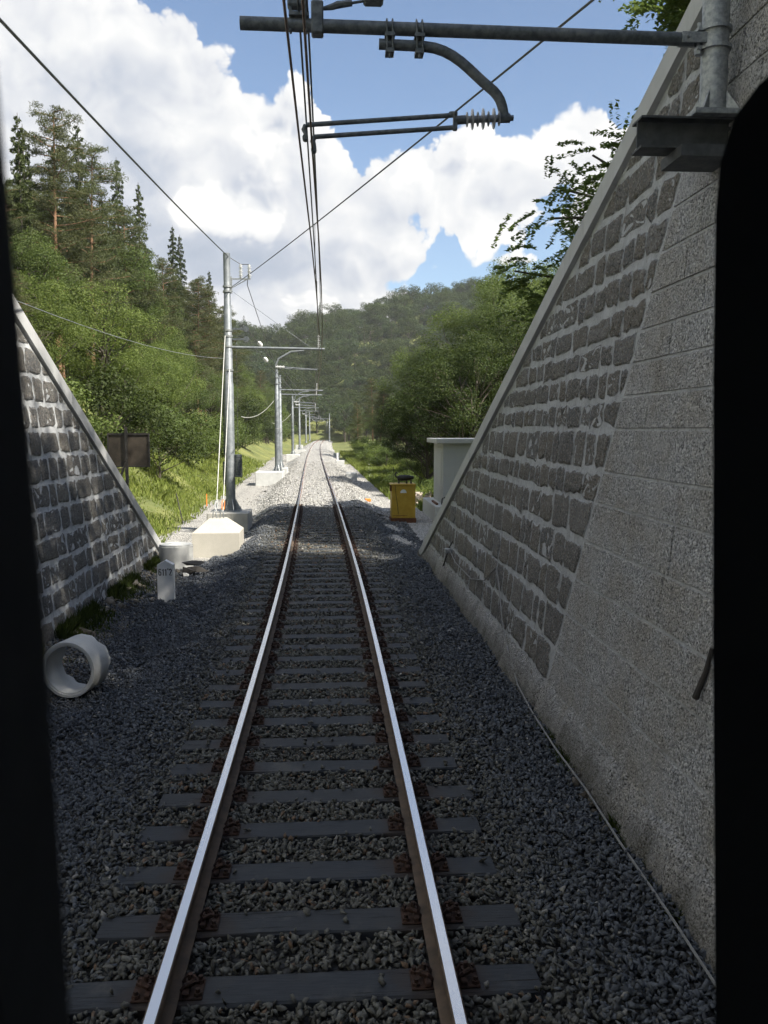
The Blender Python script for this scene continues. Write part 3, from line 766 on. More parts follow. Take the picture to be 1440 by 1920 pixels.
# ------------------------------------------------------------------ overhead line at the wall: bracket, post, cantilever
def insulator(mb, a, b, n, r0, r1, mi=0, seg=14):
    a, b = Vector(a), Vector(b); L = (b - a).length; prof = [(0, r0)]
    for k in range(n):
        s = L * (k + .5) / n; big = r1 if k % 2 else r1 * .72
        prof += [(s - L * .22 / n, r0), (s - L * .03 / n, big), (s + L * .10 / n, big * .96), (s + L * .16 / n, r0)]
    prof.append((L, r0)); mb.lathe(a, b - a, prof, seg, mi)
def near_cantilever():
    Y = 6.3
    t = thing('wall_mast', 'short grey mast on a steel beam let into the right wall', 'mast', (2.92, Y, 4.86))
    mb = MB(); mb.tube([(2.92, Y, 5.14), (2.92, Y, 8.2)], .095, 20); part(t, 'pole', mb, M['galv'], 40)
    mb = MB(); mb.box((2.72, Y - .17, 5.10), (3.14, Y + .17, 5.14), bev=.004)
    for a in range(4):
        an = a * math.pi / 2 + .78; c, s = math.cos(an), math.sin(an)
        mb.add([(2.92 + c * .09, Y + s * .09, 5.14), (2.92 + c * .2, Y + s * .2, 5.14), (2.92 + c * .09, Y + s * .09, 5.30), (2.92 + c * .09 - s * .012, Y + s * .09 + c * .012, 5.14), (2.92 + c * .2 - s * .012, Y + s * .2 + c * .012, 5.14), (2.92 + c * .09 - s * .012, Y + s * .09 + c * .012, 5.30)],
               [(0, 1, 2), (5, 4, 3), (0, 3, 4, 1), (1, 4, 5, 2), (2, 5, 3, 0)])
    part(t, 'base_plate', mb, M['galv'])
    mb = MB()
    for z0, z1 in ((5.085, 5.10), (4.88, 4.895)): mb.box((2.36, Y - .10, z0), (3.3, Y + .10, z1))
    mb.box((2.362, Y - .008, 4.895), (3.3, Y + .008, 5.085)); mb.box((2.62, Y - .19, 4.80), (3.3, Y + .19, 4.879))
    part(t, 'beam', mb, M['beam'])
    c = thing('cantilever', 'dark tubular cantilever over the near track with curved drop tube', 'cantilever', (2.8, Y, 5.68))
    mb = MB(); mb.tube([(-.48, Y, 5.69), (2.76, Y, 5.665)], .045, 18); part(c, 'top_tube', mb, M['galv_dull'], 40)
    mb = MB(); mb.box((2.66, Y - .05, 5.63), (2.84, Y - .035, 5.70)); mb.box((2.66, Y + .035, 5.63), (2.84, Y + .05, 5.70))
    for z in (5.60, 5.73): mb.lathe((2.92, Y, z - .012), (0, 0, 1), [(0, .098), (0, .115), (.024, .115), (.024, .098)], 20); mb.box((2.78, Y - .035, z - .012), (2.84, Y + .035, z + .012))
    mb.tube([(2.80, Y, 5.57), (2.80, Y, 5.78)], .016, 8); mb.lathe((2.80, Y, 5.56), (0, 0, 1), [(0, .03), (.03, .03)], 6)
    for yy in (-.06, .06): mb.tube([(2.70, Y + yy * .5, 5.665), (2.70, Y + yy * 1.3, 5.665)], .014, 6)
    part(c, 'hinge', mb, M['galv'])
    pts = [(.49, Y, 5.575), (.80, Y, 5.568)]
    P0, P1, P2, P3 = Vector((.80, Y, 5.568)), Vector((1.03, Y, 5.563)), Vector((1.14, Y, 5.40)), Vector((1.28, Y, 5.30))
    bz = lambda a, b, c_, d, u: a * (1 - u) ** 3 + b * 3 * u * (1 - u) ** 2 + c_ * 3 * u * u * (1 - u) + d * u ** 3
    pts += [tuple(bz(P0, P1, P2, P3, u / 8)) for u in range(1, 9)]
    Q = (P3, Vector((1.36, Y, 5.243)), Vector((1.375, Y, 5.19)), Vector((1.39, Y, 5.09))); pts += [tuple(bz(*Q, u / 6)) for u in range(1, 7)]
    mb = MB(); mb.tube(pts, .036, 16); part(c, 'drop_tube', mb, M['galv_dull'], 60)
    for x in (.565, .775):
        mb = MB()
        for s in (-.02, .02): mb.tube([(x + s, Y - .045, 5.52), (x + s, Y - .052, 5.70), (x + s, Y, 5.745), (x + s, Y + .052, 5.70), (x + s, Y + .045, 5.52)], .007, 6)
        mb.box((x - .035, Y - .06, 5.612), (x + .035, Y + .06, 5.636)); mb.box((x - .03, Y - .05, 5.505), (x + .03, Y + .05, 5.535)); mb.tube([(x, Y - .03, 5.475), (x, Y - .03, 5.51)], .012, 6)
        part(c, 'clamp', mb, M['galv_dull'])
    mb = MB(); insulator(mb, (1.10, Y, 5.075), (1.37, Y, 5.09), 7, .025, .072); part(c, 'insulator', mb, M['insulator'], 30)
    mb = MB(); mb.tube([(1.04, Y, 5.07), (1.11, Y, 5.076)], .03, 10); nb = MB(); nb.tube([(1.36, Y, 5.09), (1.43, Y, 5.093)], .032, 10); nb.tube([(1.43, Y, 5.093), (1.455, Y, 5.094)], .02, 6); part(c, 'end_cap', nb, M['galv_dull'])
    mb.box((1.02, Y - .02, 5.00), (1.05, Y + .02, 5.125), bev=.004); mb.tube([(1.035, Y - .03, 5.11), (1.0, Y, 5.12), (1.02, Y + .03, 5.11)], .012, 6)
    part(c, 'end_fitting', mb, M['galv_dull'])
    for za, zb, xb in ((5.105, 5.015, -.03), (5.02, 4.935, .03)):
        mb = MB(); mb.tube([(1.03, Y, za), (xb, Y, zb)], .0165, 10); mb.tube([(xb, Y, zb), (xb - .012, Y, zb - .03), (xb + .004, Y, zb - .075)], [.017, .02, .012], 8)
        mb.lathe((xb - .004, Y - .03, zb - .09), (0, 1, 0), [(0, .02), (.06, .02)], 8)
        part(c, 'steady_arm', mb, M['galv_dull'], 60)
    mb = MB(); mb.box((-.14, Y - .05, 5.735), (.0, Y + .05, 5.76)); mb.box((-.15, Y - .045, 5.80), (-.01, Y + .045, 5.87), bev=.01); mb.lathe((-.08, Y, 5.87), (0, 0, 1), [(0, .05), (.03, .045), (.08, .02), (.16, .02)], 10)
    for x in (-.13, -.02): mb.box((x - .008, Y - .03, 5.64), (x + .008, Y + .03, 5.80))
    mb.box((.015, Y - .05, 5.62), (.10, Y + .05, 5.84), bev=.01); mb.tube([(.09, Y, 5.80), (.16, Y, 5.815), (.20, Y, 5.83), (.30, Y, 5.845)], [.012, .022, .026, .022], 8)
    mb.tube([(.30, Y, 5.845), (.38, Y, 5.86)], .010, 8); mb.box((.38, Y - .05, 5.84), (.52, Y + .05, 5.90), bev=.015)
    part(c, 'wire_clamp', mb, M['galv_dull'])
near_cantilever()

# ------------------------------------------------------------------ masts along the line
def poly_pole(x, y, z0, z1, r0, r1, n=12):
    mb = MB(); h = z1 - z0; steps = [(0, r0), (.50, r0 * .97), (.503, r0 * .86), (.80, r0 * .80), (.803, r0 * .70), (1, r1)]
    mb.lathe((x, y, z0), (0, 0, 1), [(h * a, b) for a, b in steps], n); return mb
def foot_plate(x, y, z, r):
    mb = MB(); mb.box((x - r * 1.9, y - r * 1.9, z), (x + r * 1.9, y + r * 1.9, z + .03))
    for k in range(8):
        an = k * math.pi / 4 + .39; c, s = math.cos(an), math.sin(an)
        q = [(c * r * .95, s * r * .95, z + .03), (c * r * 2.0, s * r * 2.0, z + .03), (c * r * .95, s * r * .95, z + .42)]
        w = (-s * .01, c * .01, 0)
        mb.add([(x + a - w[0], y + b - w[1], e) for a, b, e in q] + [(x + a + w[0], y + b + w[1], e) for a, b, e in q], [(0, 1, 2), (5, 4, 3), (0, 3, 4, 1), (1, 4, 5, 2), (2, 5, 3, 0)])
    for sx in (-1, 1):
        for sy in (-1, 1): mb.lathe((x + sx * r * 1.6, y + sy * r * 1.6, z + .03), (0, 0, 1), [(0, .03), (.04, .03), (.04, .017), (.10, .017)], 6)
    return mb
def cant_parts(t, y, xm, xt, ztube, zcon, xtrack, right=False, pale=True):
    """tube from the mast to past the track, drop bracket, steady arm and insulators"""
    mtl = M['mast_zinc']; s = 1 if xt > xm else -1
    mb = MB(); mb.tube([(xm, y, ztube), (xt, y, ztube - .05)], .045, 10); part(t, 'cantilever_tube', mb, mtl, 40)
    xb = xtrack - s * 1.45; mb = MB()
    mb.tube([(xtrack - s * .45, y, ztube - .10), (xtrack - s * .9, y, ztube - .14), (xb + s * .12, y, ztube - .38), (xb, y, zcon + .14)], .035, 8)
    part(t, 'drop_tube', mb, mtl, 60)
    mb = MB(); insulator(mb, (xb, y, zcon + .12), (xb + s * .32, y, zcon + .11), 6, .025, .07, seg=10); part(t, 'insulator', mb, M['insulator_pale'], 30)
    mb = MB(); mb.tube([(xb + s * .32, y, zcon + .11), (xtrack, y, zcon + .03)], .018, 8); mb.tube([(xb + s * .32, y, zcon + .06), (xtrack - s * .05, y, zcon + .02)], .014, 8); part(t, 'steady_arm', mb, mtl, 60)
    mb = MB(); insulator(mb, (xtrack + s * .05, y, ztube), (xtrack + s * .05, y, ztube + .42), 6, .022, .06, seg=10); part(t, 'messenger_insulator', mb, M['insulator_pale'], 30)
def foundation(x0, x1, y0, y1, z0, z1, label, m='concrete', group='concrete mast foundations'):
    mb = MB(); mb.box((x0, y0, z0), (x1, y1, z1), bev=.03)
    return single('foundation_block', mb, M[m], label, 'concrete block', group)
def lead_mast():
    x, y = -3.39, 30.0
    t = thing('catenary_mast', 'tall grey anchor mast with guy ropes and a hanging weight stack', 'mast', (x, y, .03), group='catenary masts along the track')
    part(t, 'pole', poly_pole(x, y, .03, 8.83, .168, .118, 16), M['mast_zinc'], 40)
    part(t, 'foot_plate', foot_plate(x, y, .03, .19), M['galv'])
    for z, r in ((7.55, .15), (7.72, .15), (6.05, .165), (5.7, .165), (4.9, .17), (6.25, .165)):
        mb = MB(); mb.lathe((x, y, z - .03), (0, 0, 1), [(0, r - .02), (0, r), (.06, r), (.06, r - .02)], 16); part(t, 'band', mb, M['galv'], 40)
    # bracket with two post insulators at the head
    mb = MB(); mb.box((x + .10, y - .03, 7.96), (x + .80, y + .03, 8.0)); mb.tube([(x + .12, y, 7.66), (x + .66, y, 7.96)], .018, 6); mb.box((x + .10, y - .05, 7.5), (x + .17, y + .05, 8.05))
    part(t, 'head_bracket', mb, M['galv'])
    for dx in (.47, .76):
        mb = MB(); insulator(mb, (x + dx, y, 8.0), (x + dx, y, 8.46), 7, .03, .085, seg=12); part(t, 'insulator', mb, M['insulator_pale'], 30)
    cant_parts(t, y, x + .14, -.08, 5.68, 4.9, -.34)
    mb = MB(); mb.tube([(x + .12, y, 7.6), (-.62, y, 5.72)], .008, 6); part(t, 'tie_rod', mb, M['galv_dull'])
    # tensioning gear and weights
    mb = MB()
    for z in (5.95, 6.3): mb.box((x + .15, y - .06, z - .03), (x + .62, y + .06, z + .03)); mb.lathe((x + .62, y - .05, z), (0, 1, 0), [(0, .10), (.03, .10), (.05, .07), (.07, .10), (.10, .10)], 16)
    part(t, 'tension_wheel', mb, M['galv_dull'])
    mb = MB(); mb.tube([(x + .28, y, 5.9), (x + .28, y, 2.0)], .008, 6); part(t, 'weight_rope', mb, M['wire'])
    st = MB(); n = 8
    for k in range(n): st.lathe((x + .28, y, 1.22 + k * .098), (0, 0, 1), [(0, .125), (.006, .135), (.088, .135), (.094, .125)], 16)
    part(t, 'weight_stack', st, M['galv_dull'], 40)
    mb = MB(); mb.tube([(x - .2, y + .05, 4.3), (x - .2, y + .05, 2.0)], .02, 8); mb.lathe((x - .2, y + .12, .95), (0, 0, 1), [(0, .07), (.8, .07)], 10); part(t, 'conduit', mb, M['galv_dull'])
    foundation(-4.12, -2.72, 29.2, 30.75, -.95, .03, 'grey square concrete foundation under the tall anchor mast')
lead_mast()
def anchor_block():
    t = thing('guy_anchor_block', 'sunlit cream concrete anchor block with hipped top and guy eyes', 'concrete block', (-3.05, 24.2, -.95))
    x0, x1, y0, y1, zb, zt, zr = -3.70, -2.42, 23.5, 24.8, -.95, .03, .40
    mb = MB(); e = .03
    V = [(x0, y0, zb), (x1, y0, zb), (x1, y1, zb), (x0, y1, zb), (x0, y0, zt), (x1, y0, zt), (x1, y1, zt), (x0, y1, zt),
         (x0 + .42, y0 + .5, zr), (x1 - .42, y0 + .5, zr), (x1 - .42, y1 - .5, zr), (x0 + .42, y1 - .5, zr)]
    mb.add(V, [(0, 1, 5, 4), (1, 2, 6, 5), (2, 3, 7, 6), (3, 0, 4, 7), (4, 5, 9, 8), (5, 6, 10, 9), (6, 7, 11, 10), (7, 4, 8, 11), (8, 9, 10, 11)])
    part(t, 'block', mb, M['concrete_cream'])
    for x in (-3.14, -2.94):
        mb = MB(); mb.tube([(x - .05, 24.0, .38), (x - .04, 24.0, .56), (x, 24.0, .62), (x + .04, 24.0, .56), (x + .05, 24.0, .38)], .016, 8); part(t, 'eye_bolt', mb, M['galv'], 60)
anchor_block()
def rope(name, pts, r, m, label, cat='wire', group=None, n=6):
    mb = MB(); mb.tube(pts, r, n); return single(name, mb, M[m], label, cat, group)
rope('guy_rope', [(-3.09, 24.0, .6), (-3.10, 24.25, .95), (-3.47, 29.85, 6.05)], .012, 'rope', 'pale guy rope, the upper one, from mast to anchor block', 'rope', 'guy ropes of the anchor mast')
rope('guy_rope', [(-2.90, 24.0, .6), (-2.91, 24.2, .9), (-3.34, 29.82, 4.9)], .012, 'rope', 'pale guy rope, the lower one, ending beside an orange link', 'rope', 'guy ropes of the anchor mast')
for x in (-3.1, -2.905):
    mb = MB(); zz = .66
    mb.tube([(x - .035, 24.03, zz), (x - .035, 24.1, zz + .2), (x, 24.12, zz + .25), (x + .035, 24.1, zz + .2), (x + .035, 24.03, zz), (x, 24.02, zz - .04), (x - .035, 24.03, zz)], .014, 6)
    single('turnbuckle', mb, M['orange'] if x > -3 else M['galv'], 'orange link at the foot of the lower guy rope' if x > -3 else 'grey link at the foot of the upper guy rope', 'turnbuckle', 'guy rope links')
def line_mast(x, y, z0, z1, r, label, side=1, cant=True, tube_z=5.2, con=4.95, xt=None):
    t = thing('catenary_mast', label, 'mast', (x, y, z0), group='catenary masts along the track')
    part(t, 'pole', poly_pole(x, y, z0, z1, r, r * .68, 12), M['mast_zinc'], 40)
    part(t, 'foot_plate', foot_plate(x, y, z0, r), M['galv'])
    for z in (z0 + (z1 - z0) * .42, z1 - .5, z1 - .9):
        mb = MB(); mb.lathe((x, y, z - .03), (0, 0, 1), [(0, r * .7), (0, r * .99), (.06, r * .99), (.06, r * .7)], 12); part(t, 'band', mb, M['galv'])
    if cant:
        tr = float(xc(y)); cant_parts(t, y, x + side * .1, tr + side * .55 if xt is None else xt, tube_z, con, tr + .1 * side)
    return t
line_mast(-3.42, 56.5, .15, 6.75, .17, 'second mast of the row, standing on a wide pale foundation', tube_z=5.45, con=4.55)
line_mast(-3.52, 61.5, .15, 6.7, .15, 'mast just behind the second one, partly hidden by it', tube_z=5.35, con=4.5)
line_mast(-4.28, 98, .05, 6.7, .16, 'third standing mast down the line with a sagging jumper cable', tube_z=5.35, con=4.5)
line_mast(-4.25, 118, .1, 7.2, .15, 'fourth mast on the left side of the line', tube_z=5.4, con=4.6)
line_mast(-5.5, 190, -.1, 7.0, .16, 'thin far mast left of the rails before the bend', tube_z=5.6, con=4.8)
line_mast(-5.3, 214, -.1, 7.2, .16, 'farthest left mast right at the bend', tube_z=5.6, con=4.8)
line_mast(-.35, 200, -.1, 6.6, .16, 'far mast on the right side of the rails before the dark trees', side=-1, tube_z=5.4, con=4.7)
line_mast(-.55, 226, -.1, 6.8, .16, 'farther right mast against the dark trees', side=-1, tube_z=5.4, con=4.7)
line_mast(-1.2, 250, -.1, 6.8, .15, 'most distant mast standing at the end of the rails', side=-1, tube_z=5.4, con=4.7)
foundation(-4.75, -3.0, 54.9, 57.3, -.95, .15, 'wide pale foundation under the second mast', 'concrete_pale')
foundation(-4.05, -3.0, 60.8, 62.2, -.95, .15, 'small foundation behind the second mast', 'concrete_pale')
foundation(-5.0, -3.5, 96.8, 98.8, -.95, .05, 'low foundation under the third mast', 'concrete_pale')
foundation(-5.0, -3.5, 117, 119, -.95, .1, 'low foundation under the fourth mast', 'concrete_pale')
foundation(-6.2, -4.9, 150, 152, -.95, .15, 'bare foundation far along the left side without a mast', 'concrete_pale')
foundation(1.05, 1.78, 55.5, 56.4, -.95, .05, 'bare pale foundation on the right of the rails, nearest', 'concrete_pale')
foundation(.55, 1.30, 78.6, 79.6, -.95, .02, 'bare pale foundation on the right of the rails, second', 'concrete_pale')
foundation(.35, 1.10, 104, 105, -.95, .02, 'bare pale foundation on the right of the rails, third and farthest', 'concrete_pale')
mb = MB(); mb.box((.62, 85.0, -.8), (.80, 85.2, .55), bev=.02); single('marker_post', mb, M['white_paint'], 'small white post right of the far rails', 'post')
for i, (x0, x1, y0, y1) in enumerate(((2.75, 3.05, 60, 67), (3.1, 3.4, 67.5, 76), (3.5, 3.8, 77, 90))):
    mb = MB(); mb.box((x0, y0, -.75), (x1, y1, -.38), bev=.03)
    single('cable_trough', mb, M['concrete_pale'], ['nearest pale cable trough slab in the grass right of the line', 'middle pale cable trough slab in the grass', 'farthest pale cable trough slab in the grass'][i], 'cable trough', 'cable troughs in the grass')

# ------------------------------------------------------------------ wires
def sag(a, b, s, n=14):
    a, b = Vector(a), Vector(b); return [tuple(a.lerp(b, u / n) - Vector((0, 0, s * 4 * (u / n) * (1 - u / n)))) for u in range(n + 1)]
def along(off, zs, ys):
    return [(float(xc(y)) + o, y, z) for y, z, o in zip(ys, zs, off)]
ysup = [-2, 6.3, 30, 56.5, 98, 140, 190, 250]
for k, o, lab in ((0, -.055, 'contact wire held by the upper near steady arm'), (1, .045, 'contact wire held by the lower near steady arm')):
    z = [4.86, 4.905 - .06 * k, 4.93, 4.58, 4.55, 4.6, 4.7, 4.7]
    off = [o - .02, o - .01 if not k else o - .02, .06 + k * .05, .1 - .2 * k, .1 - .2 * k, .1, .1, .1]
    ys = list(np.interp(np.linspace(0, 7, 57), range(8), ysup))
    rope('contact_wire', along(np.interp(ys, ysup, off), np.interp(ys, ysup, z), ys), .0075, 'copper_wire', lab, 'wire', 'wires over the track')
for k, o, lab in ((0, -.06, 'messenger cable resting over the near cantilever, first of the two'), (1, .0, 'messenger cable resting over the near cantilever, second of the two')):
    pts = []
    sp = [(6.3, 5.76), (30, 6.08), (56.5, 5.85), (98, 5.75), (140, 5.8), (190, 6.0), (250, 6.0)]
    pts.append((o - .05, -2, 5.55))
    for (ya, za), (yb, zb) in zip(sp[:-1], sp[1:]):
        for u in range(10):
            f = u / 10; y = ya + (yb - ya) * f; pts.append((float(xc(y)) + o + .07 * float(sstep(y, 8, 30)), y, za + (zb - za) * f - .42 * 4 * f * (1 - f) * (.6 if k else 1)))
    rope('messenger_wire', pts, .008, 'wire', lab, 'wire', 'wires over the track')
for k, y in enumerate((11.5, 15.5, 20, 25)):
    f = (y - 6.3) / 23.7; zt = 5.76 + .32 * f - .42 * 4 * f * (1 - f); x = float(xc(y)) - .03
    rope('dropper', [(x, y, 4.9), (x, y, zt)], .004, 'wire', ['dropper wire nearest the near cantilever', 'second dropper wire from the near cantilever', 'third dropper wire from the near cantilever', 'dropper wire just before the anchor mast'][k], 'wire', 'droppers between messenger and contact wire')
rope('feeder_wire', sag((-3.33, 30, 8.72), (-2.72, 8, 6.42), .05) + [(-2.55, 2, 5.82)], .016, 'wire', 'thick feeder cable running from the mast head to upper left')
rope('feeder_lead', [(-3.33, 30, 8.72), (-2.92, 30, 8.47), (-2.63, 30, 8.47)], .014, 'wire', 'short feeder lead from mast head to its insulators')
rope('crossing_wire', sag((-3.25, 30, 7.7), (2.22, 7, 6.25), .06) + [(2.9, 4.1, 6.15)], .011, 'wire', 'wire crossing the sky diagonally from anchor mast to upper right')
rope('jumper_wire', [(-2.63, 30, 8.46), (-2.80, 31, 7.95), (-3.02, 42, 7.2), (-3.3, 56.5, 6.7)], .013, 'wire', 'wire running down from the head insulators to the second mast')
rope('side_cable', sag((-5.3, 12.5, 5.1), (-3.55, 30, 5.3), .28), .007, 'galv', 'thin pale cable sagging across the wooded slope')
for k, (z, lab) in enumerate(((6.3, 'upper anchored wire from tension wheel to mid track'), (5.95, 'lower anchored wire from tension wheel to mid track'))):
    a = (-2.75, 30.2, z); b = (float(xc(98)), 98, 5.6 - k * .7)
    rope('anchored_wire', sag(a, b, .1), .014, 'wire', lab, 'wire', 'anchored wires')
    d = (Vector(b) - Vector(a)).normalized(); mb = MB()
    p = Vector(a) + d * (4.0 + 2.5 * k); insulator(mb, p, p + d * 1.1, 7, .03, .085, seg=10); single('strain_insulator', mb, M['insulator_pale'], 'pale strain insulator on the ' + ('upper' if not k else 'lower') + ' anchored wire', 'insulator', 'strain insulators', 30)
for k in (0, 1):
    rope('anchored_wire', sag((-3.3, 56.6, 6.3 - .4 * k), (float(xc(118)), 118, 5.5 - .5 * k), .1), .010, 'wire', ('upper' if not k else 'lower') + ' anchored wire from second mast towards the fourth', 'wire', 'anchored wires')
for x, y, z, lab in ((-3.55, 56.5, 4.4, 'loop of cable hanging left of the second mast'), (-4.4, 98, 4.3, 'loop of cable hanging left of the third mast')):
    rope('cable_loop', sag((x, y, z + .4), (x - 2.2, y, z - .7), .45, 8), .018, 'rope', lab, 'cable', 'hanging cable loops')

# ------------------------------------------------------------------ things beside the track
def kilometre_post():
    t = thing('kilometre_post', 'white gabled kilometre post reading 611\'2 beside the left wall', 'post', (-3.09, 16.62, -.5))
    x0, x1, y0, y1 = -3.245, -2.935, 16.56, 16.72; mb = MB(); zt, zp = .26, .345; xm = -3.09
    mb.add([(x0, y0, -.5), (x1, y0, -.5), (x1, y0, zt), (xm, y0, zp), (x0, y0, zt), (x0, y1, -.5), (x1, y1, -.5), (x1, y1, zt), (xm, y1, zp), (x0, y1, zt)],
           [(0, 1, 2, 3, 4), (9, 8, 7, 6, 5), (0, 5, 6, 1), (1, 6, 7, 2), (2, 7, 8, 3), (3, 8, 9, 4), (4, 9, 5, 0)])
    part(t, 'body', mb, M['white_paint'])
    def arc(cx, cz, rx, rz, a0, a1, n=12): return [(cx + rx * math.cos(R(a)), cz + rz * math.sin(R(a))) for a in np.linspace(a0, a1, n)]
    glyph = {'6': [arc(.25, .76, .19, .18, 20, 180) + arc(.25, .24, .19, .18, 180, 360) + arc(.25, .40, .19, .17, 0, 175)], '1': [[(.08, .80), (.27, .95), (.27, .0)]],
             '2': [arc(.25, .75, .19, .20, 165, -25) + [(.07, .065), (.46, .065)]], "'": [[(.12, 1.02), (.12, .82)]]}
    mb = MB(); x = -3.09 - .128; H = .135; W = .100
    for ch, adv in (('6', .063), ('1', .050), ('1', .054), ("'", .034), ('2', .06)):
        for line in glyph[ch]:
            P = [Vector((x + a * W, y0 - .002, .050 + b * H)) for a, b in line]; hw = .0095; V = []
            for i in range(len(P)):
                d = (P[min(i + 1, len(P) - 1)] - P[max(i - 1, 0)]).normalized(); nn = Vector((-d.z, 0, d.x)) * hw
                if i == 0: P[i] = P[i] - d * hw * .6
                V += [P[i] + nn, P[i] - nn]
            mb.add(V, [(2 * i, 2 * i + 1, 2 * i + 3, 2 * i + 2) for i in range(len(P) - 1)])
        x += adv
    part(t, 'lettering', mb, M['ink'])
kilometre_post()
def manhole_ring():
    t = thing('manhole_ring', 'grey concrete manhole ring standing by the end of the left wall', 'concrete ring', (-3.6, 20.55, -.6))
    mb = MB(); c = (-3.6, 20.55, -.6)
    mb.lathe(c, (0, 0, 1), [(0, .40), (.70, .40), (.705, .385), (.74, .385), (.745, .37), (.745, .33), (.70, .31), (.2, .31)], 40); part(t, 'wall', mb, M['concrete_pale'], 40)
    mb = MB(); mb.lathe((-3.6, 20.55, .13), (0, 0, 1), [(0, .325), (.012, .32)], 40); part(t, 'cover', mb, M['concrete_pale'])
manhole_ring()
def lying_pipe():
    t = thing('concrete_pipe', 'short concrete pipe section lying on its side on the ballast', 'pipe', (-3.12, 10.8, -.45))
    d = Vector((.20, .98, .0)); a = Vector((-3.125, 10.50, -.085)); n = 40; mb = MB()
    prof = [(0, .35), (.0, .318), (.012, .315), (.014, .296), (.03, .294), (.42, .294), (.42, .35), (.02, .355), (0, .35)]
    ax = d.normalized(); up = Vector((0, 0, 1)); u = ax.cross(up).normalized(); w = u.cross(ax)
    V = []; F = []
    for (s, r) in prof[:-1]:
        for k in range(n):
            an = 2 * math.pi * k / n; e = (.025 * math.sin(5 * an) + .02 * math.sin(11 * an + 1)) if s > .35 else 0
            V.append(a + ax * (s + e) + (u * math.cos(an) + w * math.sin(an)) * r)
    m_ = len(prof) - 1
    for i in range(m_):
        for k in range(n):
            k2 = (k + 1) % n; j = (i + 1) % m_; F.append((i * n + k, j * n + k, j * n + k2, i * n + k2))
    mb.add(V, F); part(t, 'shell', mb, M['concrete_pale'], 35)
lying_pipe()
def back_sign():
    t = thing('track_sign', 'dark brown sign board seen from behind on a braced post', 'sign', (-4.33, 19.0, 1.15))
    y = 19.0; mb = MB(); mb.box((-4.73, y, 2.06), (-3.84, y + .012, 2.78)); part(t, 'board', mb, M['sign_back'])
    fr = MB()
    for a, b in (((-4.74, y - .03, 2.75), (-3.83, y - .001, 2.79)), ((-4.74, y - .03, 2.05), (-3.83, y - .001, 2.08)), ((-4.74, y - .03, 2.081), (-4.71, y - .001, 2.749)), ((-3.86, y - .03, 2.081), (-3.83, y - .001, 2.749))): fr.box(a, b)
    part(t, 'frame', fr, M['post_dark'])
    mb = MB(); mb.box((-4.355, y - .085, 1.18), (-4.295, y - .035, 2.93)); part(t, 'post', mb, M['post_dark'])
    mb = MB(); mb.tube([(-4.325, y - .09, 2.2), (-4.60, y - .09, 1.42)], .025, 6); part(t, 'brace', mb, M['post_dark'])
    mb = MB(); mb.box((-4.62, y - .15, 1.16), (-4.25, y + .05, 1.20)); part(t, 'base', mb, M['post_dark'])
back_sign()
def yellow_cabinet():
    x0, x1, y0, y1, z0, z1 = 2.36, 3.24, 31.5, 32.4, -.62, .80
    t = thing('equipment_cabinet', 'weathered yellow metal cabinet beside the white gravel verge', 'cabinet', (2.8, 31.95, z0))
    mb = MB(); mb.box((x0, y0, z0 + .2), (x1, y1, z1), bev=.015); part(t, 'case', mb, M['yellow'])
    mb = MB(); mb.box((x0 - .03, y0 - .03, z0), (x1 + .03, y1 + .03, z0 + .199)); part(t, 'skid', mb, M['rust_brown'])
    mb = MB(); mb.box((x0 - .05, y0 - .04, z1), (x1 + .02, y1 + .02, z1 + .05), bev=.01); part(t, 'lid', mb, M['yellow'])
    mb = MB(); mb.box((x0 - .06, y0 + .05, z1 - .22), (x0 - .001, y0 + .4, z1 - .001)); part(t, 'side_box', mb, M['rust_brown'])
    n = 14; mb = MB(); cx, cz = x0 + .43, .52; V = [(cx + .12 * math.cos(a), y0 - .003, cz + .13 * math.sin(a)) for a in np.linspace(0, math.pi, n)]
    V += [(v[0], y0 + .0, v[2]) for v in V]; mb.add(V, [tuple(range(n)), tuple(range(2 * n - 1, n - 1, -1))] + [(i, i + n, (i + 1) % n + n, (i + 1) % n) for i in range(n)]); part(t, 'sticker', mb, M['white_paint'])
    mb = MB(); mb.tube([(x0 + .12, y0 - .012, z1 + .04), (x0 + .15, y0 - .012, .45), (x0 + .21, y0 - .012, .05), (x0 + .24, y0 - .012, -.26)], .008, 5); part(t, 'cord', mb, M['black'])
    mb = MB(); mb.box((x0 + .03, y0 - .006, z0 + .29), (x1 - .3, y0 - .001, z0 + .305)); part(t, 'door_seam', mb, M['rust_brown'])
    e = thing('pump_unit', 'black pump unit with hoses lying on the yellow cabinet', 'pump', (2.8, 31.9, z1 + .05)); b = z1 + .05
    mb = MB(); mb.lathe((x0 + .22, 31.85, b + .21), (1, 0, .02), [(0, .05), (.02, .085), (.12, .10), (.14, .115), (.3, .11), (.32, .10), (.48, .10), (.52, .07), (.62, .06)], 14); part(e, 'drum', mb, M['black'], 40)
    for x in (x0 + .26, x0 + .55, x0 + .72):
        mb = MB(); mb.box((x, 31.75, b + .001), (x + .05, 31.95, b + .13)); part(e, 'foot', mb, M['post_dark'])
    mb = MB(); mb.tube([(x0 + .24, 31.85, b + .22), (x0 + .16, 31.85, b + .28), (x0 + .15, 31.85, b + .38), (x0 + .2, 31.85, b + .42), (x0 + .23, 31.85, b + .37)], .03, 8); part(e, 'hose', mb, M['black'], 60)
    mb = MB(); mb.tube([(x0 + .1, 31.8, b), (x0 + .08, 31.8, b + .62)], .012, 6); part(e, 'rod', mb, M['post_dark'])
yellow_cabinet()
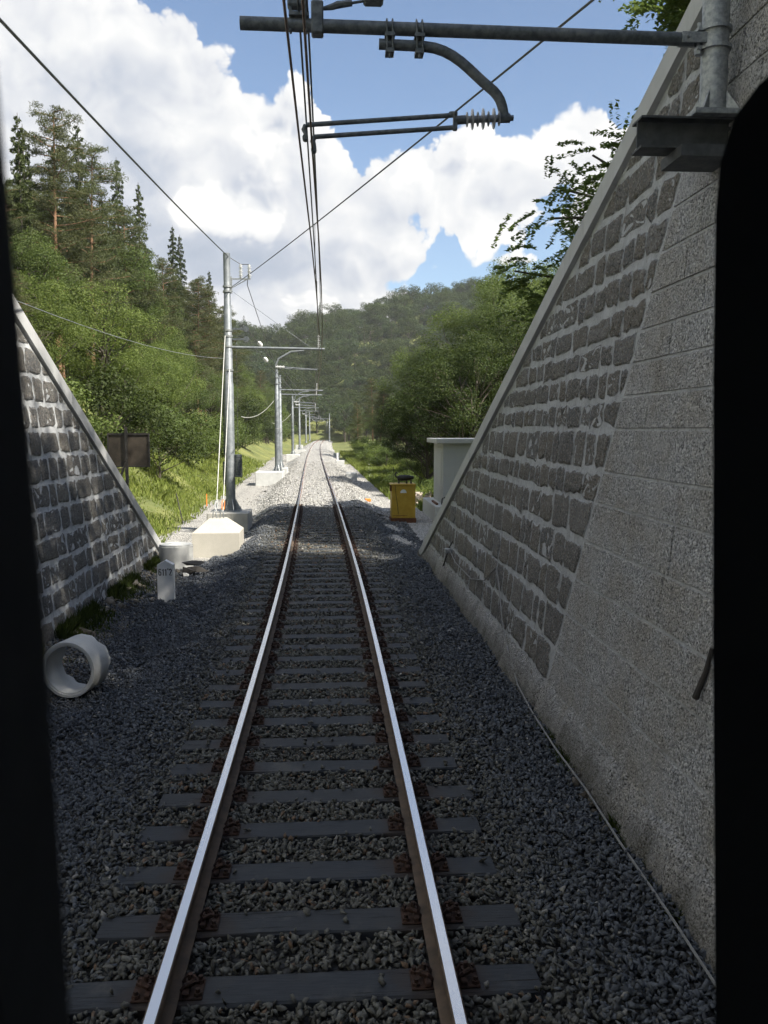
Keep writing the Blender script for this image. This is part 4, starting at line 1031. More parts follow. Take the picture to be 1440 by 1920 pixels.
def hut():
    x0, x1, y0, y1, z0, z1 = 4.40, 7.2, 32.5, 35.5, 0.0, 2.34
    t = thing('relay_hut', 'small pale rendered hut with flat roof behind the right wall', 'hut', (5.8, 34, -.65))
    mb = MB(); mb.box((x0, y0, z0), (x1, y1, z1)); part(t, 'walls', mb, M['hut_render'])
    mb = MB(); mb.box((x0 - .28, y0 - .22, z1), (x1 + .2, y1 + .2, z1 + .17), bev=.012); part(t, 'roof', mb, M['concrete_pale'])
    mb = MB(); mb.box((x0 - .42, y0 - 1.0, -.75), (x1 + .3, y1 + .4, -.001), bev=.02); part(t, 'plinth', mb, M['concrete_pale'])
    for dx in (.02,):
        mb = MB(); mb.box((x0 - .02, y0 + .5, .02), (x0 - .002, y0 + 1.5, 2.0)); part(t, 'door', mb, M['hut_render'])
    b = MB(); b.box((x0 - .30, y0 - .3, .0), (x0 - .22, y0 + 1.2, .07)); single('timber_batten', b, M['rust_brown'], 'short batten lying on the hut plinth', 'batten')
    mb = MB(); mb.tube([(x0 - .06, y0 - .1, .0), (x0 - .05, y0 - .15, .22), (x0 + .03, y0 - .2, .3), (x0 + .1, y0 - .18, .05)], .025, 6); single('cable_end', mb, M['black'], 'black cable end curling up at the hut corner', 'cable')
hut()
def small_things():
    mb = MB(); mb.lathe((2.13, 22.35, -.52), (.05, 0, 1), [(0, .30), (.02, .31), (.035, .30), (.036, .05)], 24); single('pit_lid', mb, M['white_paint'], 'round white lid lying at the foot of the right coping', 'lid')
    r = np.random.default_rng(31)
    def boulder(c, sc, k, m, label, name='boulder', cat='boulder', grp='dark lumps behind the kilometre post'):
        v, f = PROTOS[k]; mb = MB(); mb.add([(c[0] + a * sc[0], c[1] + b * sc[1], c[2] + d * sc[2]) for a, b, d in v], [tuple(int(q) for q in x) for x in f]); single(name, mb, M[m], label, cat, grp)
    boulder((-3.16, 19.3, -.30), (.20, .18, .16), 3, 'post_dark', 'dark broken lump just behind the kilometre post')
    boulder((-2.92, 19.5, -.31), (.26, .16, .11), 5, 'post_dark', 'flat dark lump, rightmost of those behind the kilometre post')
    boulder((-3.05, 19.8, -.22), (.22, .15, .12), 8, 'black', 'black lump on top of the pile behind the kilometre post')
    boulder((-2.88, 17.6, -.10), (.06, .05, .09), 2, 'sleeve_white', 'small white plastic bag peeping out right of the kilometre post', 'plastic_bag', 'bag', None)
    mb = MB(); mb.box((-5.70, 40.0, -.7), (-5.66, 40.04, -.12)); single('survey_stake', mb, M['orange'], 'small orange stake at the edge of the gravel path', 'stake')
    mb = MB(); mb.tube([(-5.62, 33.2, -.72), (-6.2, 35.2, .25)], .022, 6); single('leaning_rod', mb, M['post_dark'], 'dark rod leaning in the grass by the path', 'rod')
    mb = MB(); mb.box((1.62, 38.0, -.35), (1.88, 38.3, -.22), bev=.02); single('orange_box', mb, M['orange'], 'small orange box on the ballast right of the track', 'box')
    # cables on the right wall
    off = lambda p, o=.03: (p[0] - o, p[1], p[2])
    mb = MB(); mb.tube([off(p, .05) for p in ((2.60, 16.9, .62), (2.59, 17.27, .45), (2.56, 17.85, .02), (2.52, 18.4, -.35))], .014, 6); single('black_cable', mb, M['black'], 'black cable dropping from the clip on the right wall', 'cable')
    mb = MB(); mb.box((2.44, 17.1, .36), (2.59, 17.32, .44), bev=.01); single('cable_clip', mb, M['galv'], 'small cable clip fixed low on the right wall', 'clip')
    pts = [(2.59, 17.2, .42), (2.58, 16.26, .30), (2.59, 14.45, .30), (2.61, 13.28, .48), (2.63, 12.40, .84), (2.62, 12.14, .60), (2.57, 11.63, .20), (2.54, 11.12, -.06), (2.52, 10.6, -.2)]
    mb = MB(); mb.tube([off(p, .06) for p in pts] + [(2.40, 10.1, -.25), (2.35, 9.14, -.262), (2.32, 8.04, -.255), (2.34, 7.05, -.26), (2.31, 6.09, -.255), (2.31, 5.2, -.26), (2.28, 4.0, -.255)], .010, 6); single('earth_cable', mb, M['cable_grey'], 'thin grey cable looping down the right wall and along its foot', 'cable')
    mb = MB(); mb.tube([(2.66, 5.42, 1.42), (2.64, 5.46, 1.25), (2.60, 5.52, 1.05)], [.016, .018, .024], 8); single('drain_pipe', mb, M['post_dark'], 'dark drain pipe stub low on the near right wall', 'pipe')
    P, s, T = [], [], []
    for k in range(60):
        y = r.uniform(11.5, 20.5); x = -4.05 + abs(r.normal(0, .18)); P.append((x, y, float(formation(x, y)) + .25 * max(0, -x - 3.55) + .02)); s.append(r.uniform(.05, .14)); T.append(np.array([.20, .18, .15]) * r.uniform(.5, 1.3))
    for k in range(50):
        y = r.uniform(4.0, 9.5); x = 2.42 - abs(r.normal(0, .08)); P.append((x, y, -.33)); s.append(r.uniform(.03, .08)); T.append(np.array([.15, .13, .11]) * r.uniform(.5, 1.3))
    rocks('rubble', np.array(P), np.array(s), np.array(T), 'loose rubble along the feet of both walls')
    P, s, T = [], [], []
    for k in range(40):
        P.append((r.uniform(3.5, 6.5), r.uniform(36.5, 40), -.5 + r.uniform(0, .35))); s.append(r.uniform(.1, .3)); T.append(np.array([.42, .36, .30]) * r.uniform(.6, 1.2))
    rocks('earth_heap', np.array(P), np.array(s), np.array(T), 'heap of pale rubble beside the hut')
small_things()

# ------------------------------------------------------------------ vegetation
def quads(C, N, L, W, r):
    """diamond leaves at C with normals N"""
    n = len(C); N = N / np.linalg.norm(N, axis=1)[:, None]; t = r.normal(size=(n, 3)); t -= N * (t * N).sum(1)[:, None]; t /= np.linalg.norm(t, axis=1)[:, None]
    b = np.cross(N, t); L = np.broadcast_to(L, (n,))[:, None] * .5; W = np.broadcast_to(W, (n,))[:, None] * .5
    return np.stack([C - t * L, C + b * W, C + t * L, C - b * W], 1).reshape(-1, 3)
def qmesh(name, V, m):
    return np_mesh(name, V, np.arange(len(V)).reshape(-1, 4), m)
def unit(r, n):
    d = r.normal(size=(n, 3)); return d / np.linalg.norm(d, axis=1)[:, None]
def limb(mb, a, b, r0, r1, r, bend=.12, n=5):
    a, b = Vector(a), Vector(b); L = (b - a).length; P = []
    o = Vector(r.normal(size=3)) * L * bend
    for k in range(n + 1):
        u = k / n; P.append(a.lerp(b, u) + o * math.sin(u * math.pi))
    mb.tube(P, [r0 + (r1 - r0) * k / n for k in range(n + 1)], 6, cap=False)
def tree_proto(trunk_mb, leafV, bark, leaf):
    return (mesh_of('trunk', trunk_mb, bark, 180), qmesh('crown', leafV, leaf))
def broadleaf(seed, H, Rr, nc, nl, L, leaf='leaf', base=.30, squash=.40, bushy=False, rc0=.20, rc1=.36):
    r = np.random.default_rng(seed); mb = MB(); cz = H * (base + (1 - base) * .52); rz = H * (1 - base) * .52
    top = Vector((r.normal() * .04 * H, r.normal() * .04 * H, cz + rz * .45)); tr = .016 * H + .03
    limb(mb, (0, 0, -.5), top, tr, tr * .3, r, .03, 8); out = []
    for k in range(nc):
        d = unit(r, 1)[0]; d[2] = d[2] * .85 + .12; f = r.uniform(.35, .92) ** .7
        c = np.array([d[0] * Rr * f, d[1] * Rr * f, cz + d[2] * rz * f]); c[2] = max(c[2], H * base * .6 if bushy else H * base * .9)
        lo = 1.0 + .35 * (1 - (c[2] - cz + rz) / (2 * rz)); c[:2] *= min(lo, 1.2)
        rc = Rr * r.uniform(rc0, rc1); m = int(nl / nc * (rc / (Rr * .5 * (rc0 + rc1))) ** 2)
        dd = unit(r, m); dd[:, 2] += .25; rad = rc * (.45 + .6 * r.random(m) ** .6)
        p = c + dd * rad[:, None] * np.array([1.15, 1.15, .8]); nn = dd * .8 + unit(r, m) * .9 + np.array([0, 0, .45])
        out.append(quads(p, nn, L * r.uniform(.6, 1.25, m), L * .62 * r.uniform(.6, 1.25, m), r))
        if k < nc * .6:
            zb = max(H * base * .5, c[2] - rz * r.uniform(.35, .8)); u = min(1, zb / (top.z + .5)); limb(mb, (top.x * u, top.y * u, zb), c, tr * .38, tr * .1, r)
    return tree_proto(mb, np.concatenate(out), M['bark'], M[leaf])
def pine(seed, H, Rr, nl, base=.5, leaf='needle'):
    r = np.random.default_rng(seed); mb = MB(); lean = r.normal(0, .02, 2) * H
    mb.tube([(lean[0] * u * u, lean[1] * u * u, -.5 + (H + .3) * u) for u in np.linspace(0, 1, 10)], [(.010 * H + .05) * (1 - .86 * u) for u in np.linspace(0, 1, 10)], 7, cap=False)
    out = []; nb = 54
    for k in range(nb):
        u = base + (1 - base) * ((k + r.random()) / nb) ** .9; v = (u - base) / (1 - base)
        ln = Rr * (.30 + .85 * (1 - v) ** .75 * min(1, .55 + v * 2)) * r.uniform(.6, 1.15)
        an = k * 2.4 + r.uniform(-.5, .5); a = np.array([lean[0] * u * u, lean[1] * u * u, H * u]); e = a + np.array([math.cos(an) * ln, math.sin(an) * ln, ln * r.uniform(.0, .35)])
        limb(mb, a, e, .05, .02, r, .05, 4)
        for q in range(4):
            c = a + (e - a) * (.45 + .6 * q / 3) + r.normal(0, .18, 3); rc = ln * .26 + .25; m = max(8, int(nl / nb / 4 * (rc / .8) ** 1.6))
            dd = unit(r, m); p = c + dd * (rc * r.random(m) ** .5)[:, None] * np.array([1, 1, .42]); nn = unit(r, m) + np.array([0, 0, .4])
            out.append(quads(p, nn, .28 * r.uniform(.6, 1.2, m), .042, r))
    return tree_proto(mb, np.concatenate(out), M['bark_pine'], M[leaf])
def spruce(seed, H, Rr, nl):
    r = np.random.default_rng(seed); mb = MB(); mb.tube([(0, 0, -.5), (0, 0, H * .5), (0, 0, H)], [.011 * H + .04, .006 * H + .03, .02], 7, cap=False); out = []; nb = int(H * 6)
    for k in range(nb):
        u = .10 + .89 * (k + r.random()) / nb; ln = Rr * (1 - u) ** .85 * r.uniform(.7, 1.15) + .18; an = k * 2.4 + r.uniform(-.4, .4); m = max(10, int(nl / nb * (ln / Rr) * 2.0)); s = r.random(m) ** .7
        dr = -.28 * ln * s ** 1.5 + .12 * ln * s ** 3; wd = .30 * ln * (1 - .6 * s) * r.normal(0, .6, m)
        p = np.stack([math.cos(an) * ln * s - math.sin(an) * wd, math.sin(an) * ln * s + math.cos(an) * wd, H * u + dr - np.abs(r.normal(0, .13, m))], -1)
        out.append(quads(p, unit(r, m) * .8 + np.array([0, 0, .8]), .36 * r.uniform(.6, 1.2, m), .11, r))
    return tree_proto(mb, np.concatenate(out), M['bark'], M['needle_dark'])
def locust(seed, H, Rr, nl):
    """feathery crown: sprays of small leaflets on arching twigs"""
    r = np.random.default_rng(seed); mb = MB(); out = []; limb(mb, (0, 0, -.5), (0, 0, H * .8), .14, .05, r, .03, 8)
    for k in range(30):
        u = r.uniform(.35, 1.0); d = unit(r, 1)[0]; a = np.array([0, 0, H * u * .8]); ln = Rr * r.uniform(.5, 1.0) * (1.15 - .5 * abs(u - .6)); e = a + np.array([d[0] * ln, d[1] * ln, abs(d[2]) * ln * .5 + .2 * ln])
        limb(mb, a, e, .045, .015, r, .08, 4)
        for q in range(44):
            c0 = a + (e - a) * r.uniform(.3, 1.0) + np.clip(r.normal(0, .11 * ln, 3), -.2 * ln, .2 * ln) * np.array([1, 1, .7]); dv = unit(r, 1)[0] + np.array([d[0] * .6, d[1] * .6, -.25]); dv /= np.linalg.norm(dv); m = max(10, nl // 1320); sl_ = r.uniform(.4, .75)
            s = np.repeat(np.linspace(.05, 1, (m + 1) // 2), 2)[:m]; sd = np.cross(dv, (0, 0, 1)); sd /= np.linalg.norm(sd) + 1e-6; sg = np.where(np.arange(m) % 2, 1, -1)[:, None]
            p = c0 + dv * (s * sl_)[:, None] + sd * sg * .042 - np.array([0, 0, 1]) * (s ** 2 * .14)[:, None] + r.normal(0, .012, (m, 3))
            out.append(quads(p, np.array([0, 0, 1.0]) + unit(r, m) * .55, .088, .042, r))
    return tree_proto(mb, np.concatenate(out), M['bark'], M['leaf_locust'])
BL = [broadleaf(1, 12, 3.9, 44, 28000, .155), broadleaf(2, 14, 4.3, 48, 31000, .16, 'leaf', .26), broadleaf(3, 11, 4.2, 44, 28000, .155, 'leaf', .2)]
BB = [broadleaf(4, 10, 3.4, 40, 25000, .15, 'leaf_bright', .18), broadleaf(5, 12, 3.8, 44, 28000, .155, 'leaf_bright', .22)]
BD = [broadleaf(6, 11, 4.6, 90, 30000, .16, 'leaf_dark', .10, rc0=.11, rc1=.24), broadleaf(7, 9, 4.0, 80, 26000, .155, 'leaf_dark', .08, rc0=.11, rc1=.24)]
PN = [pine(11, 17, 2.9, 30000, .30), pine(12, 19, 3.2, 32000, .34), pine(13, 15, 2.7, 28000, .26)]
SP = [spruce(21, 17, 3.3, 11000), spruce(22, 14, 2.8, 9000)]
BU = [broadleaf(31, 3.2, 2.3, 26, 6500, .15, 'leaf', .02, bushy=True), broadleaf(32, 2.4, 1.9, 22, 5000, .14, 'leaf_bright', .02, bushy=True), broadleaf(33, 4.4, 2.6, 28, 7500, .16, 'leaf_dark', .03, bushy=True)]
LO = [locust(41, 8.5, 2.6, 92000), locust(42, 7.0, 2.4, 90000)]
FARB = [broadleaf(51, 11, 4.6, 34, 5200, .42, 'leaf_far', .12), broadleaf(52, 12, 4.8, 36, 5600, .42, 'leaf_dark', .12), broadleaf(53, 10, 4.2, 30, 5000, .42, 'leaf_far', .1)]
FARS = [spruce(54, 14, 2.9, 2600)]
def plant(name, proto, x, y, s, label, cat, group=None, z=None, sz=1.0, rz=None):
    z = float(ground_z(x, y)) if z is None else z
    t = thing(name, label, cat, (x, y, z), rnd.uniform(0, 6.28) if rz is None else rz, group); t.scale = (s, s, s * sz)
    link('trunk', proto[0], t); link('crown', proto[1], t); return t
GL = 'trees of the wooded slope on the left'
def zone(x, y):
    a = x / y
    return 'above the left wall coping' if a < -.30 else 'above the brown sign board' if a < -.21 else 'just left of the anchor mast' if a < -.115 else 'right of the anchor mast'
# tall conifers on the skyline and pines with bare trunks, each by its look
plant('pine_tree', PN[1], -15.6, 51, .84, 'tallest pine on the left skyline with a ragged top', 'pine tree', GL, sz=1.0)
plant('pine_tree', PN[0], -15.0, 56, .88, 'broad dark pine just right of the tallest one', 'pine tree', GL, sz=1.05)
plant('spruce_tree', SP[0], -19.0, 50, .74, 'pointed spruce left of the tallest pine', 'spruce tree', GL)
plant('spruce_tree', SP[1], -16.5, 40, .72, 'dark spruce cut by the left window pillar', 'spruce tree', GL)
plant('pine_tree', PN[2], -14.6, 64, .98, 'pine at the right end of the tall skyline group', 'pine tree', GL)
plant('pine_tree', PN[1], -13.0, 70, .70, 'pine with a long bare trunk in front of green trees', 'pine tree', GL)
plant('pine_tree', PN[0], -13.4, 89, .86, 'slim pine with a reddish trunk left of the anchor mast', 'pine tree', GL)
plant('pine_tree', PN[2], -13.5, 101, .98, 'bushy pine right of the slim reddish one', 'pine tree', GL)
plant('pine_tree', PN[1], -13.0, 112, .82, 'open-branched pine closest to the anchor mast', 'pine tree', GL)
plant('spruce_tree', SP[0], -17.4, 57, .86, 'dark spruce filling in behind the tallest pine', 'spruce tree', GL)
plant('spruce_tree', SP[1], -15.4, 61, 1.0, 'dense spruce between the broad pine and the end pine', 'spruce tree', GL)
plant('spruce_tree', SP[0], -21.5, 56, .80, 'spruce with a pointed top close to the left window pillar', 'spruce tree', GL)
plant('spruce_tree', SP[1], -14.4, 78, .92, 'spruce on the falling skyline above the bare-trunked pine', 'spruce tree', GL)
for k_, (x_, y_, s_) in enumerate(((-17.2, 43, .86), (-19.5, 47, .92), (-16.0, 47, .80), (-17.8, 53, .98), (-16.6, 60, 1.0), (-14.8, 67, .92), (-16.5, 70, 1.05), (-15.2, 74, .95), (-17.0, 80, 1.08), (-14.6, 84, .9), (-16.2, 92, 1.06), (-15.0, 98, 1.0), (-17.5, 104, 1.1), (-14.6, 109, .92), (-16.4, 120, 1.08), (-15.0, 128, 1.0))):
    o_ = plant('spruce_tree', SP[k_ % 2], x_, y_, s_, 'slender dark spruce on the falling skyline, ' + zone(x_, y_), 'spruce tree', 'slender spruces on the left skyline ' + zone(x_, y_)); o_.scale = (s_ * .72, s_ * .72, s_ * 1.04)
def too_near(x, y, L, d): return any((x - a) ** 2 + (y - b) ** 2 < d * d for a, b in L)
LEFT = []
def left_forest():
    r = np.random.default_rng(77); k = 0; tries = 0
    labels = {'b': ('broadleaf_tree', 'mid green broadleaf tree on the slope'), 'g': ('broadleaf_tree', 'fresh yellow-green tree on the slope'),
              'p': ('pine_tree', 'pine among broadleaf trees'), 's': ('spruce_tree', 'spruce standing back on the slope')}
    while k < 150 and tries < 6000:
        tries += 1; y = r.uniform(24, 215); x = -11.0 - abs(r.normal(0, 1)) * (9 if y < 110 else 15) - (0 if y > 34 else 1.0)
        if y < 40 and x < -24 or x < -50 or too_near(x, y, LEFT, 3.3 if x > -16 else 4.4): continue
        LEFT.append((x, y)); edge = x > -15; u = r.random()
        kind = ('g' if u < .45 else 'b' if u < .88 else 'p') if edge else ('b' if u < .34 else 'g' if u < .48 else 'p' if u < .76 else 's')
        pr = {'b': BL, 'g': BB, 'p': PN, 's': SP}[kind]; n, lab = labels[kind]
        s = r.uniform(.45, .68) if edge else r.uniform(.62, .86)
        if kind in 'ps': s *= .98 if y > 55 else .80
        zn = zone(x, y); plant(n, pr[r.integers(len(pr))], x, y, s, lab + ', ' + zn, n.replace('_', ' ').replace('broadleaf tree', 'tree'), {'b': 'mid green broadleaf trees of the left slope ', 'g': 'yellow-green trees of the left slope ', 'p': 'pines within the left slope wood ', 's': 'spruces within the left slope wood '}[kind] + zn, rz=r.uniform(0, 6)); k += 1
left_forest()
def bushes():
    r = np.random.default_rng(5); 
    for i, (x, y, s, p, lab) in enumerate(((-9.6, 38, .95, 2, 'leafy hazel bush above the dark sign board'), (-8.6, 44, .85, 2, 'dark bush left of the anchor mast foot'), (-10.4, 33, .95, 0, 'light green bush behind the left coping'),
                                        (-10.6, 47, 1.0, 0, 'bush between the hazel and the dark bush'), (-9.2, 56, 1.0, 0, 'rounded bush just right of the anchor mast'), (-9.6, 66, .9, 1, 'pale bush at the end of the sunlit meadow'), (-9.5, 29, .85, 1, 'low pale bush at the top of the left wall'))):
        plant('bush', BU[p], x, y, s, lab, 'bush', 'bushes along the wood edge')
    for k in range(26):
        y = r.uniform(70, 210); x = float(xc(y)) - r.uniform(7.5, 10.0); p = int(r.integers(3))
        plant('bush', BU[p], x, y, r.uniform(.7, 1.3), 'shrub in the ragged row at the foot of the far left wood', 'bush', 'shrubs below the far left wood')
bushes()
# right of the line
GR = 'trees right of the line'
for x, y, s, pr, n, lab in ((7.6, 47, .74, BD[0], 'broadleaf_tree', 'large dark broadleaf tree above the hut, nearest'), (5.9, 51, .66, BD[1], 'broadleaf_tree', 'dark leafy tree left of the largest one'), (10.6, 50, .84, BD[0], 'broadleaf_tree', 'dark tree rising behind the right coping'),
                            (8.6, 60, .72, BD[0], 'broadleaf_tree', 'dark tree behind the leafy pair by the hut'), (13.6, 59, 1.06, BD[1], 'broadleaf_tree', 'tall dark tree at the right above the coping line'), (5.6, 62, .40, BD[1], 'broadleaf_tree', 'small tree at the grass edge beside the dark mass'),
                            (17.5, 84, 1.02, BL[1], 'broadleaf_tree', 'tall lighter tree beyond the dark mass'), (9.9, 96, .96, BB[1], 'broadleaf_tree', 'bright yellow-green tree standing out against the far hill'), (14.6, 92, 1.45, BB[0], 'broadleaf_tree', 'airy light green tree high on the right skyline'),
                            (19.5, 92, 1.35, BB[1], 'broadleaf_tree', 'second light green tree on the right skyline'), (25.5, 100, 1.2, BL[0], 'broadleaf_tree', 'round tree on the right skyline above the dark mass'), (5.6, 96, .50, PN[2], 'pine_tree', 'bushy young pine right of the far rails'), (8.2, 86, .50, BL[2], 'broadleaf_tree', 'low round tree between young pine and dark mass'),
                            (3.6, 112, .40, PN[0], 'pine_tree', 'slim pine nearest the far rails'), (6.8, 118, .58, PN[2], 'pine_tree', 'pine behind the bushy young one')):
    plant(n, pr, x, y, s, lab, n.replace('_', ' ').replace('broadleaf tree', 'tree'), GR)
def right_fill():
    r = np.random.default_rng(91); got = []
    for k in range(44):
        for _ in range(30):
            y = r.uniform(70, 215); x = float(xc(y)) + r.uniform(6.5, 9) + abs(r.normal(0, 11))
            if not too_near(x, y, got, 4.2): break
        got.append((x, y)); u = r.random(); pr, n, lab, g = ((BL, 'broadleaf_tree', 'green tree in the wood filling the right valley side', 'trees of the right valley side') if u < .5 else (BB, 'broadleaf_tree', 'light green tree scattered in the right valley wood', 'light trees of the right valley side') if u < .7 else (PN, 'pine_tree', 'pine scattered in the right valley wood', 'pines of the right valley side'))
        plant(n, pr[r.integers(len(pr))], x, y, r.uniform(.40, .62), lab, n.replace('_', ' ').replace('broadleaf tree', 'tree'), g)
    for k in range(16):
        y = r.uniform(44, 125); x = float(xc(y)) + 5.2 + abs(r.normal(0, 1.2)) + (1.0 if y < 60 else 0)
        plant('bush', BU[int(r.integers(3))], x, y, r.uniform(.4, .75), 'low shrub at the grassy edge right of the line', 'bush', 'shrubs right of the line')
    for x, y, s, lab in ((5.4, 38.5, .42, 'small leafy shrub behind the hut'), (3.9, 44.0, .40, 'small shrub behind the yellow cabinet')):
        plant('bush', BU[0], x, y, s, lab, 'bush', 'shrubs right of the line')
right_fill()
# feathery trees on the earth above the right wall; those nearer the tunnel keep the track in shade
plant('locust_tree', LO[1], 10.2, 26.3, 1.80, 'feathery tree reaching out over the middle of the right coping', 'tree', 'feathery trees above the right wall')
plant('locust_tree', LO[0], 10.6, 21.8, 1.82, 'feathery tree overhanging the top of the right wall', 'tree', 'feathery trees above the right wall')
for i, (x, y, s, pr) in enumerate(((8.6, 11.2, .62, BD[0]), (11.5, 28.2, .92, BD[0]), (12.6, 18.6, 1.04, BD[0]), (6.8, 6.0, .78, BD[1]), (12.8, 24, .95, BD[0]), (11.5, 6.0, 1.1, BD[0]), (7.5, -1.0, .9, BD[1]), (16, 13, 1.0, BD[1]), (12.0, -4.0, 1.0, BD[0]))):
    plant('broadleaf_tree', pr, x, y, s, 'dense tree on the hill above the right wall', 'tree', 'dense trees on the hill above the right wall')
def far_forest():
    r = np.random.default_rng(123); got = []; k = 0; tries = 0
    while k < 292 and tries < 9000:
        tries += 1; y = 222 + 152 * r.random() ** .9; x = r.uniform(-.12, .27) * y
        if abs(x - float(xc(min(y, 330)))) < 5.0 and y < 248 or too_near(x, y, got, 5.6): continue
        got.append((x, y)); sp = r.random() < .13
        pr = FARS[0] if sp else FARB[int(r.choice(3, p=[.30, .42, .28]))]
        zn = 'left of the overhead wires' if x / y < -.02 else 'just right of the overhead wires' if x / y < .075 else 'above the dark trees by the hut'
        if sp: plant('spruce_tree', pr, x, y, r.uniform(.75, 1.05), 'spruce in the far hill forest, ' + zn, 'spruce tree', 'spruces of the far hill ' + zn)
        else: plant('forest_tree', pr, x, y, r.uniform(.75, 1.1), 'broadleaf tree in the far hill forest, ' + zn, 'tree', 'broadleaf trees of the far hill ' + zn)
        k += 1
far_forest()
# grass and moss
def grass(name, X, Y, Z, h, w, m, label, seed=3, cat='grass'):
    r = np.random.default_rng(seed); n = len(X); an = r.uniform(0, 6.28, n); ln = r.normal(0, .35, (n, 2)) * h[:, None]
    B = np.stack([X, Y, Z], -1); s = np.stack([np.cos(an) * w, np.sin(an) * w, np.zeros(n)], -1); tip = B + np.stack([ln[:, 0], ln[:, 1], h], -1); mid = B + np.stack([ln[:, 0] * .35, ln[:, 1] * .35, h * .6], -1)
    V = np.stack([B - s, B + s, mid + s * .7, tip, mid - s * .7], 1).reshape(-1, 3); F = np.arange(n * 5).reshape(-1, 5)
    return tag(link(name, np_mesh(name, V, F, M[m])), label, cat, kind='stuff')
def meadow():
    r = np.random.default_rng(8); n = 60000
    y = 21.5 + 70 * r.random(n) ** 1.8; dx = -4.9 - 7.5 * r.random(n) ** .8; x = xc(y) + dx; keep = (r.random(n) < .5 + .8 * np.sin(x * .9 + y * .35) ** 2) & ((dx < -5.5) | (r.random(n) < .5)); x, y = x[keep], y[keep]
    h = r.uniform(.12, .36, len(x)) * (1 + .4 * np.sin(x * 1.1) * np.sin(y * .6)); grass('meadow_grass', x, y, ground_z(x, y) - .03, h, np.full(len(x), .012) + y * .00035, 'grass', 'tall sunlit grass on the bank left of the path')
    n = 22000; y = 36 + 90 * r.random(n) ** 1.5; x = xc(y) + 3.6 + 5.0 * r.random(n) ** 1.2; keep = (x > 3.9) | (y > 42); x, y = x[keep], y[keep]
    grass('verge_grass', x, y, ground_z(x, y) - .03, r.uniform(.15, .6, len(x)), np.full(len(x), .014) + y * .0004, 'grass', 'tall grass on the verge right of the line', 4)
    n = 9000; y = r.uniform(12.0, 20.8, n); x = -4.12 + np.abs(r.normal(0, .22, n)); ok = np.sin(y * 1.9) + np.sin(y * 4.3) * .6 > -.3; x, y = x[ok], y[ok]
    grass('moss', x, y, formation(x, y) + .25 * np.maximum(0, -x - 3.55) - .01, r.uniform(.03, .16, len(x)) * (1 + .8 * (x < -3.95)), np.full(len(x), .010), 'moss', 'low moss and weeds along the foot of the left wall', 5, 'moss')
    n = 5000; y = r.uniform(3.8, 9.8, n); x = 2.46 - np.abs(r.normal(0, .07, n)); ok = np.sin(y * 2.3 + 1) + np.sin(y * 5.1) * .7 > .3; x, y = x[ok], y[ok]
    grass('moss', x, y, np.full(len(x), -.36), r.uniform(.02, .13, len(x)), np.full(len(x), .007), 'moss', 'low weeds along the foot of the right wall', 6, 'moss')
meadow()

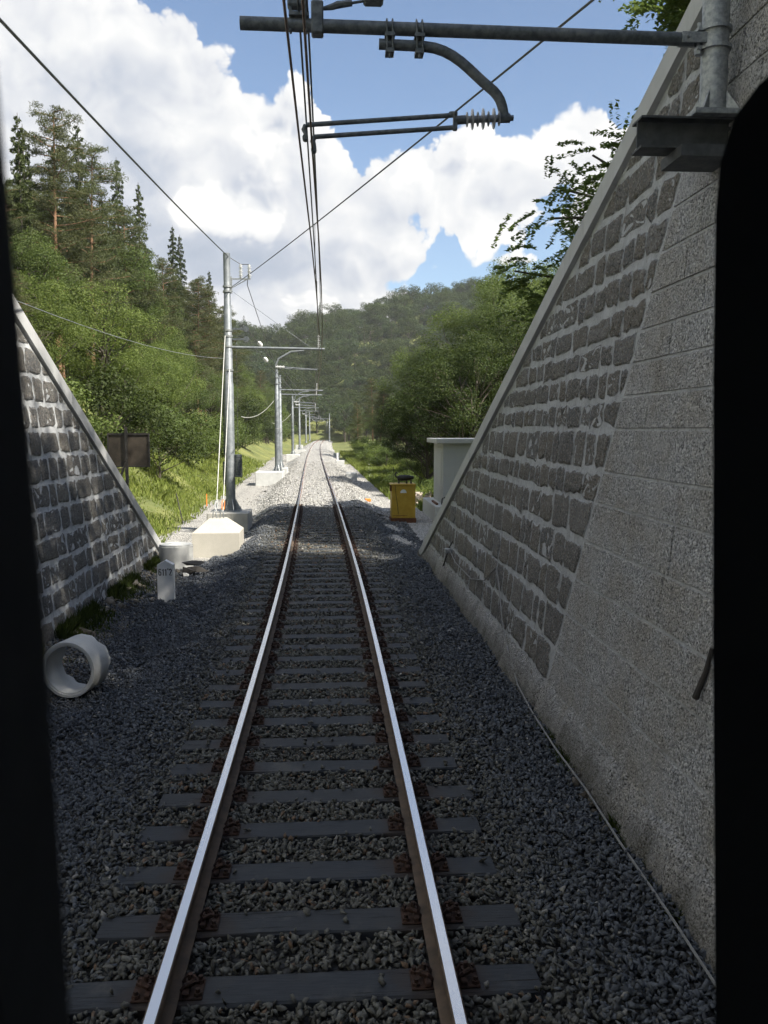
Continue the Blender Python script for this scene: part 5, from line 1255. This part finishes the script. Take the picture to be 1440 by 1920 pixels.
# ------------------------------------------------------------------ the train one looks out of
def train_cab():
    t = thing('train_cab', 'dark interior of the train framing the view at both sides', 'train', (0, -1.5, 1.0))
    mb = MB(); mb.box((-1.42, -5.2, .95), (1.42, .70, 1.0)); part(t, 'floor', mb, M['lining'])
    mb = MB(); mb.box((-1.42, -5.2, 3.62), (1.42, .70, 3.68)); part(t, 'ceiling', mb, M['lining'])
    for s in (-1, 1):
        mb = MB(); mb.box((s * 1.42 - .03, -5.2, 1.0), (s * 1.42 + .03, .70, 1.85)); part(t, 'side_wall', mb, M['lining'])
        mb = MB(); mb.box((s * 1.42 - .03, -5.2, 2.95), (s * 1.42 + .03, .70, 3.62)); part(t, 'side_wall', mb, M['lining'])
        for y0, y1 in ((-5.2, -4.6), (-2.7, -2.3), (-.35, .70)):
            mb = MB(); mb.box((s * 1.42 - .028, y0, 1.85), (s * 1.42 + .028, y1, 2.95)); part(t, 'side_post', mb, M['lining'])
    mb = MB(); mb.box((-1.39, -5.2, 1.0), (1.39, -5.1, 3.62)); part(t, 'rear_wall', mb, M['lining'])
    # slanting window pillar on the left, close to the lens
    mb = MB(); zs = [(1.0, .0975), (2.7252, .0753), (2.821, .0730), (2.8898, .0700), (2.94, .0677), (3.62, .0300)]
    V = []
    for z, x in zs: V += [(x, .20, z), (x - .012, .235, z), (x - .085, .235, z), (x - .095, .20, z), (x - .095, .17, z), (x - .004, .17, z)]
    F = []
    for i in range(len(zs) - 1):
        for k in range(6): F.append((i * 6 + k, i * 6 + (k + 1) % 6, (i + 1) * 6 + (k + 1) % 6, (i + 1) * 6 + k))
    F += [(5, 4, 3, 2, 1, 0), tuple(len(V) - 6 + k for k in range(6))]
    mb.v = V; mb.f = F; part(t, 'window_pillar', mb, M['cab'])
    # equipment housing with a rounded shoulder on the right
    out = [(.80, 3.21), (.60, 3.185), (.50, 3.150), (.462, 3.130), (.437, 3.108), (.420, 3.085), (.4115, 3.055), (.4095, 3.02), (.4120, 2.91), (.4190, 2.72), (.4330, 2.41), (.47, 1.0), (.80, 1.0)]
    n = len(out); mb = MB(); mb.v = [(x, .60, z) for x, z in out] + [(x + (.07 if x < .75 else 0), .69, z - (.05 if z > 1.1 else 0)) for x, z in out]
    mb.f = [tuple(range(n)), tuple(range(2 * n - 1, n - 1, -1))] + [(i, i + n, (i + 1) % n + n, (i + 1) % n) for i in range(n)]
    part(t, 'equipment_housing', mb, M['cab'])
train_cab()

# ------------------------------------------------------------------ hazy summer air over the valley
def haze():
    mb = MB(); mb.box((-236, -66, -3.0), (236, 446, 96.0))
    m = bpy.data.materials.new('haze'); m.use_nodes = True; n = m.node_tree.nodes; n.clear()
    v = n.new('ShaderNodeVolumePrincipled'); v.inputs['Color'].default_value = (.93, .95, 1.0, 1); v.inputs['Density'].default_value = 0.0003; v.inputs['Anisotropy'].default_value = .25
    o = n.new('ShaderNodeOutputMaterial'); m.node_tree.links.new(v.outputs[0], o.inputs['Volume'])
    ob = link('haze', mesh_of('haze', mb, m)); tag(ob, 'thin summer haze filling the valley', kind='stuff')
haze()
S.cycles.volume_bounces = 0; S.cycles.volume_max_steps = 64
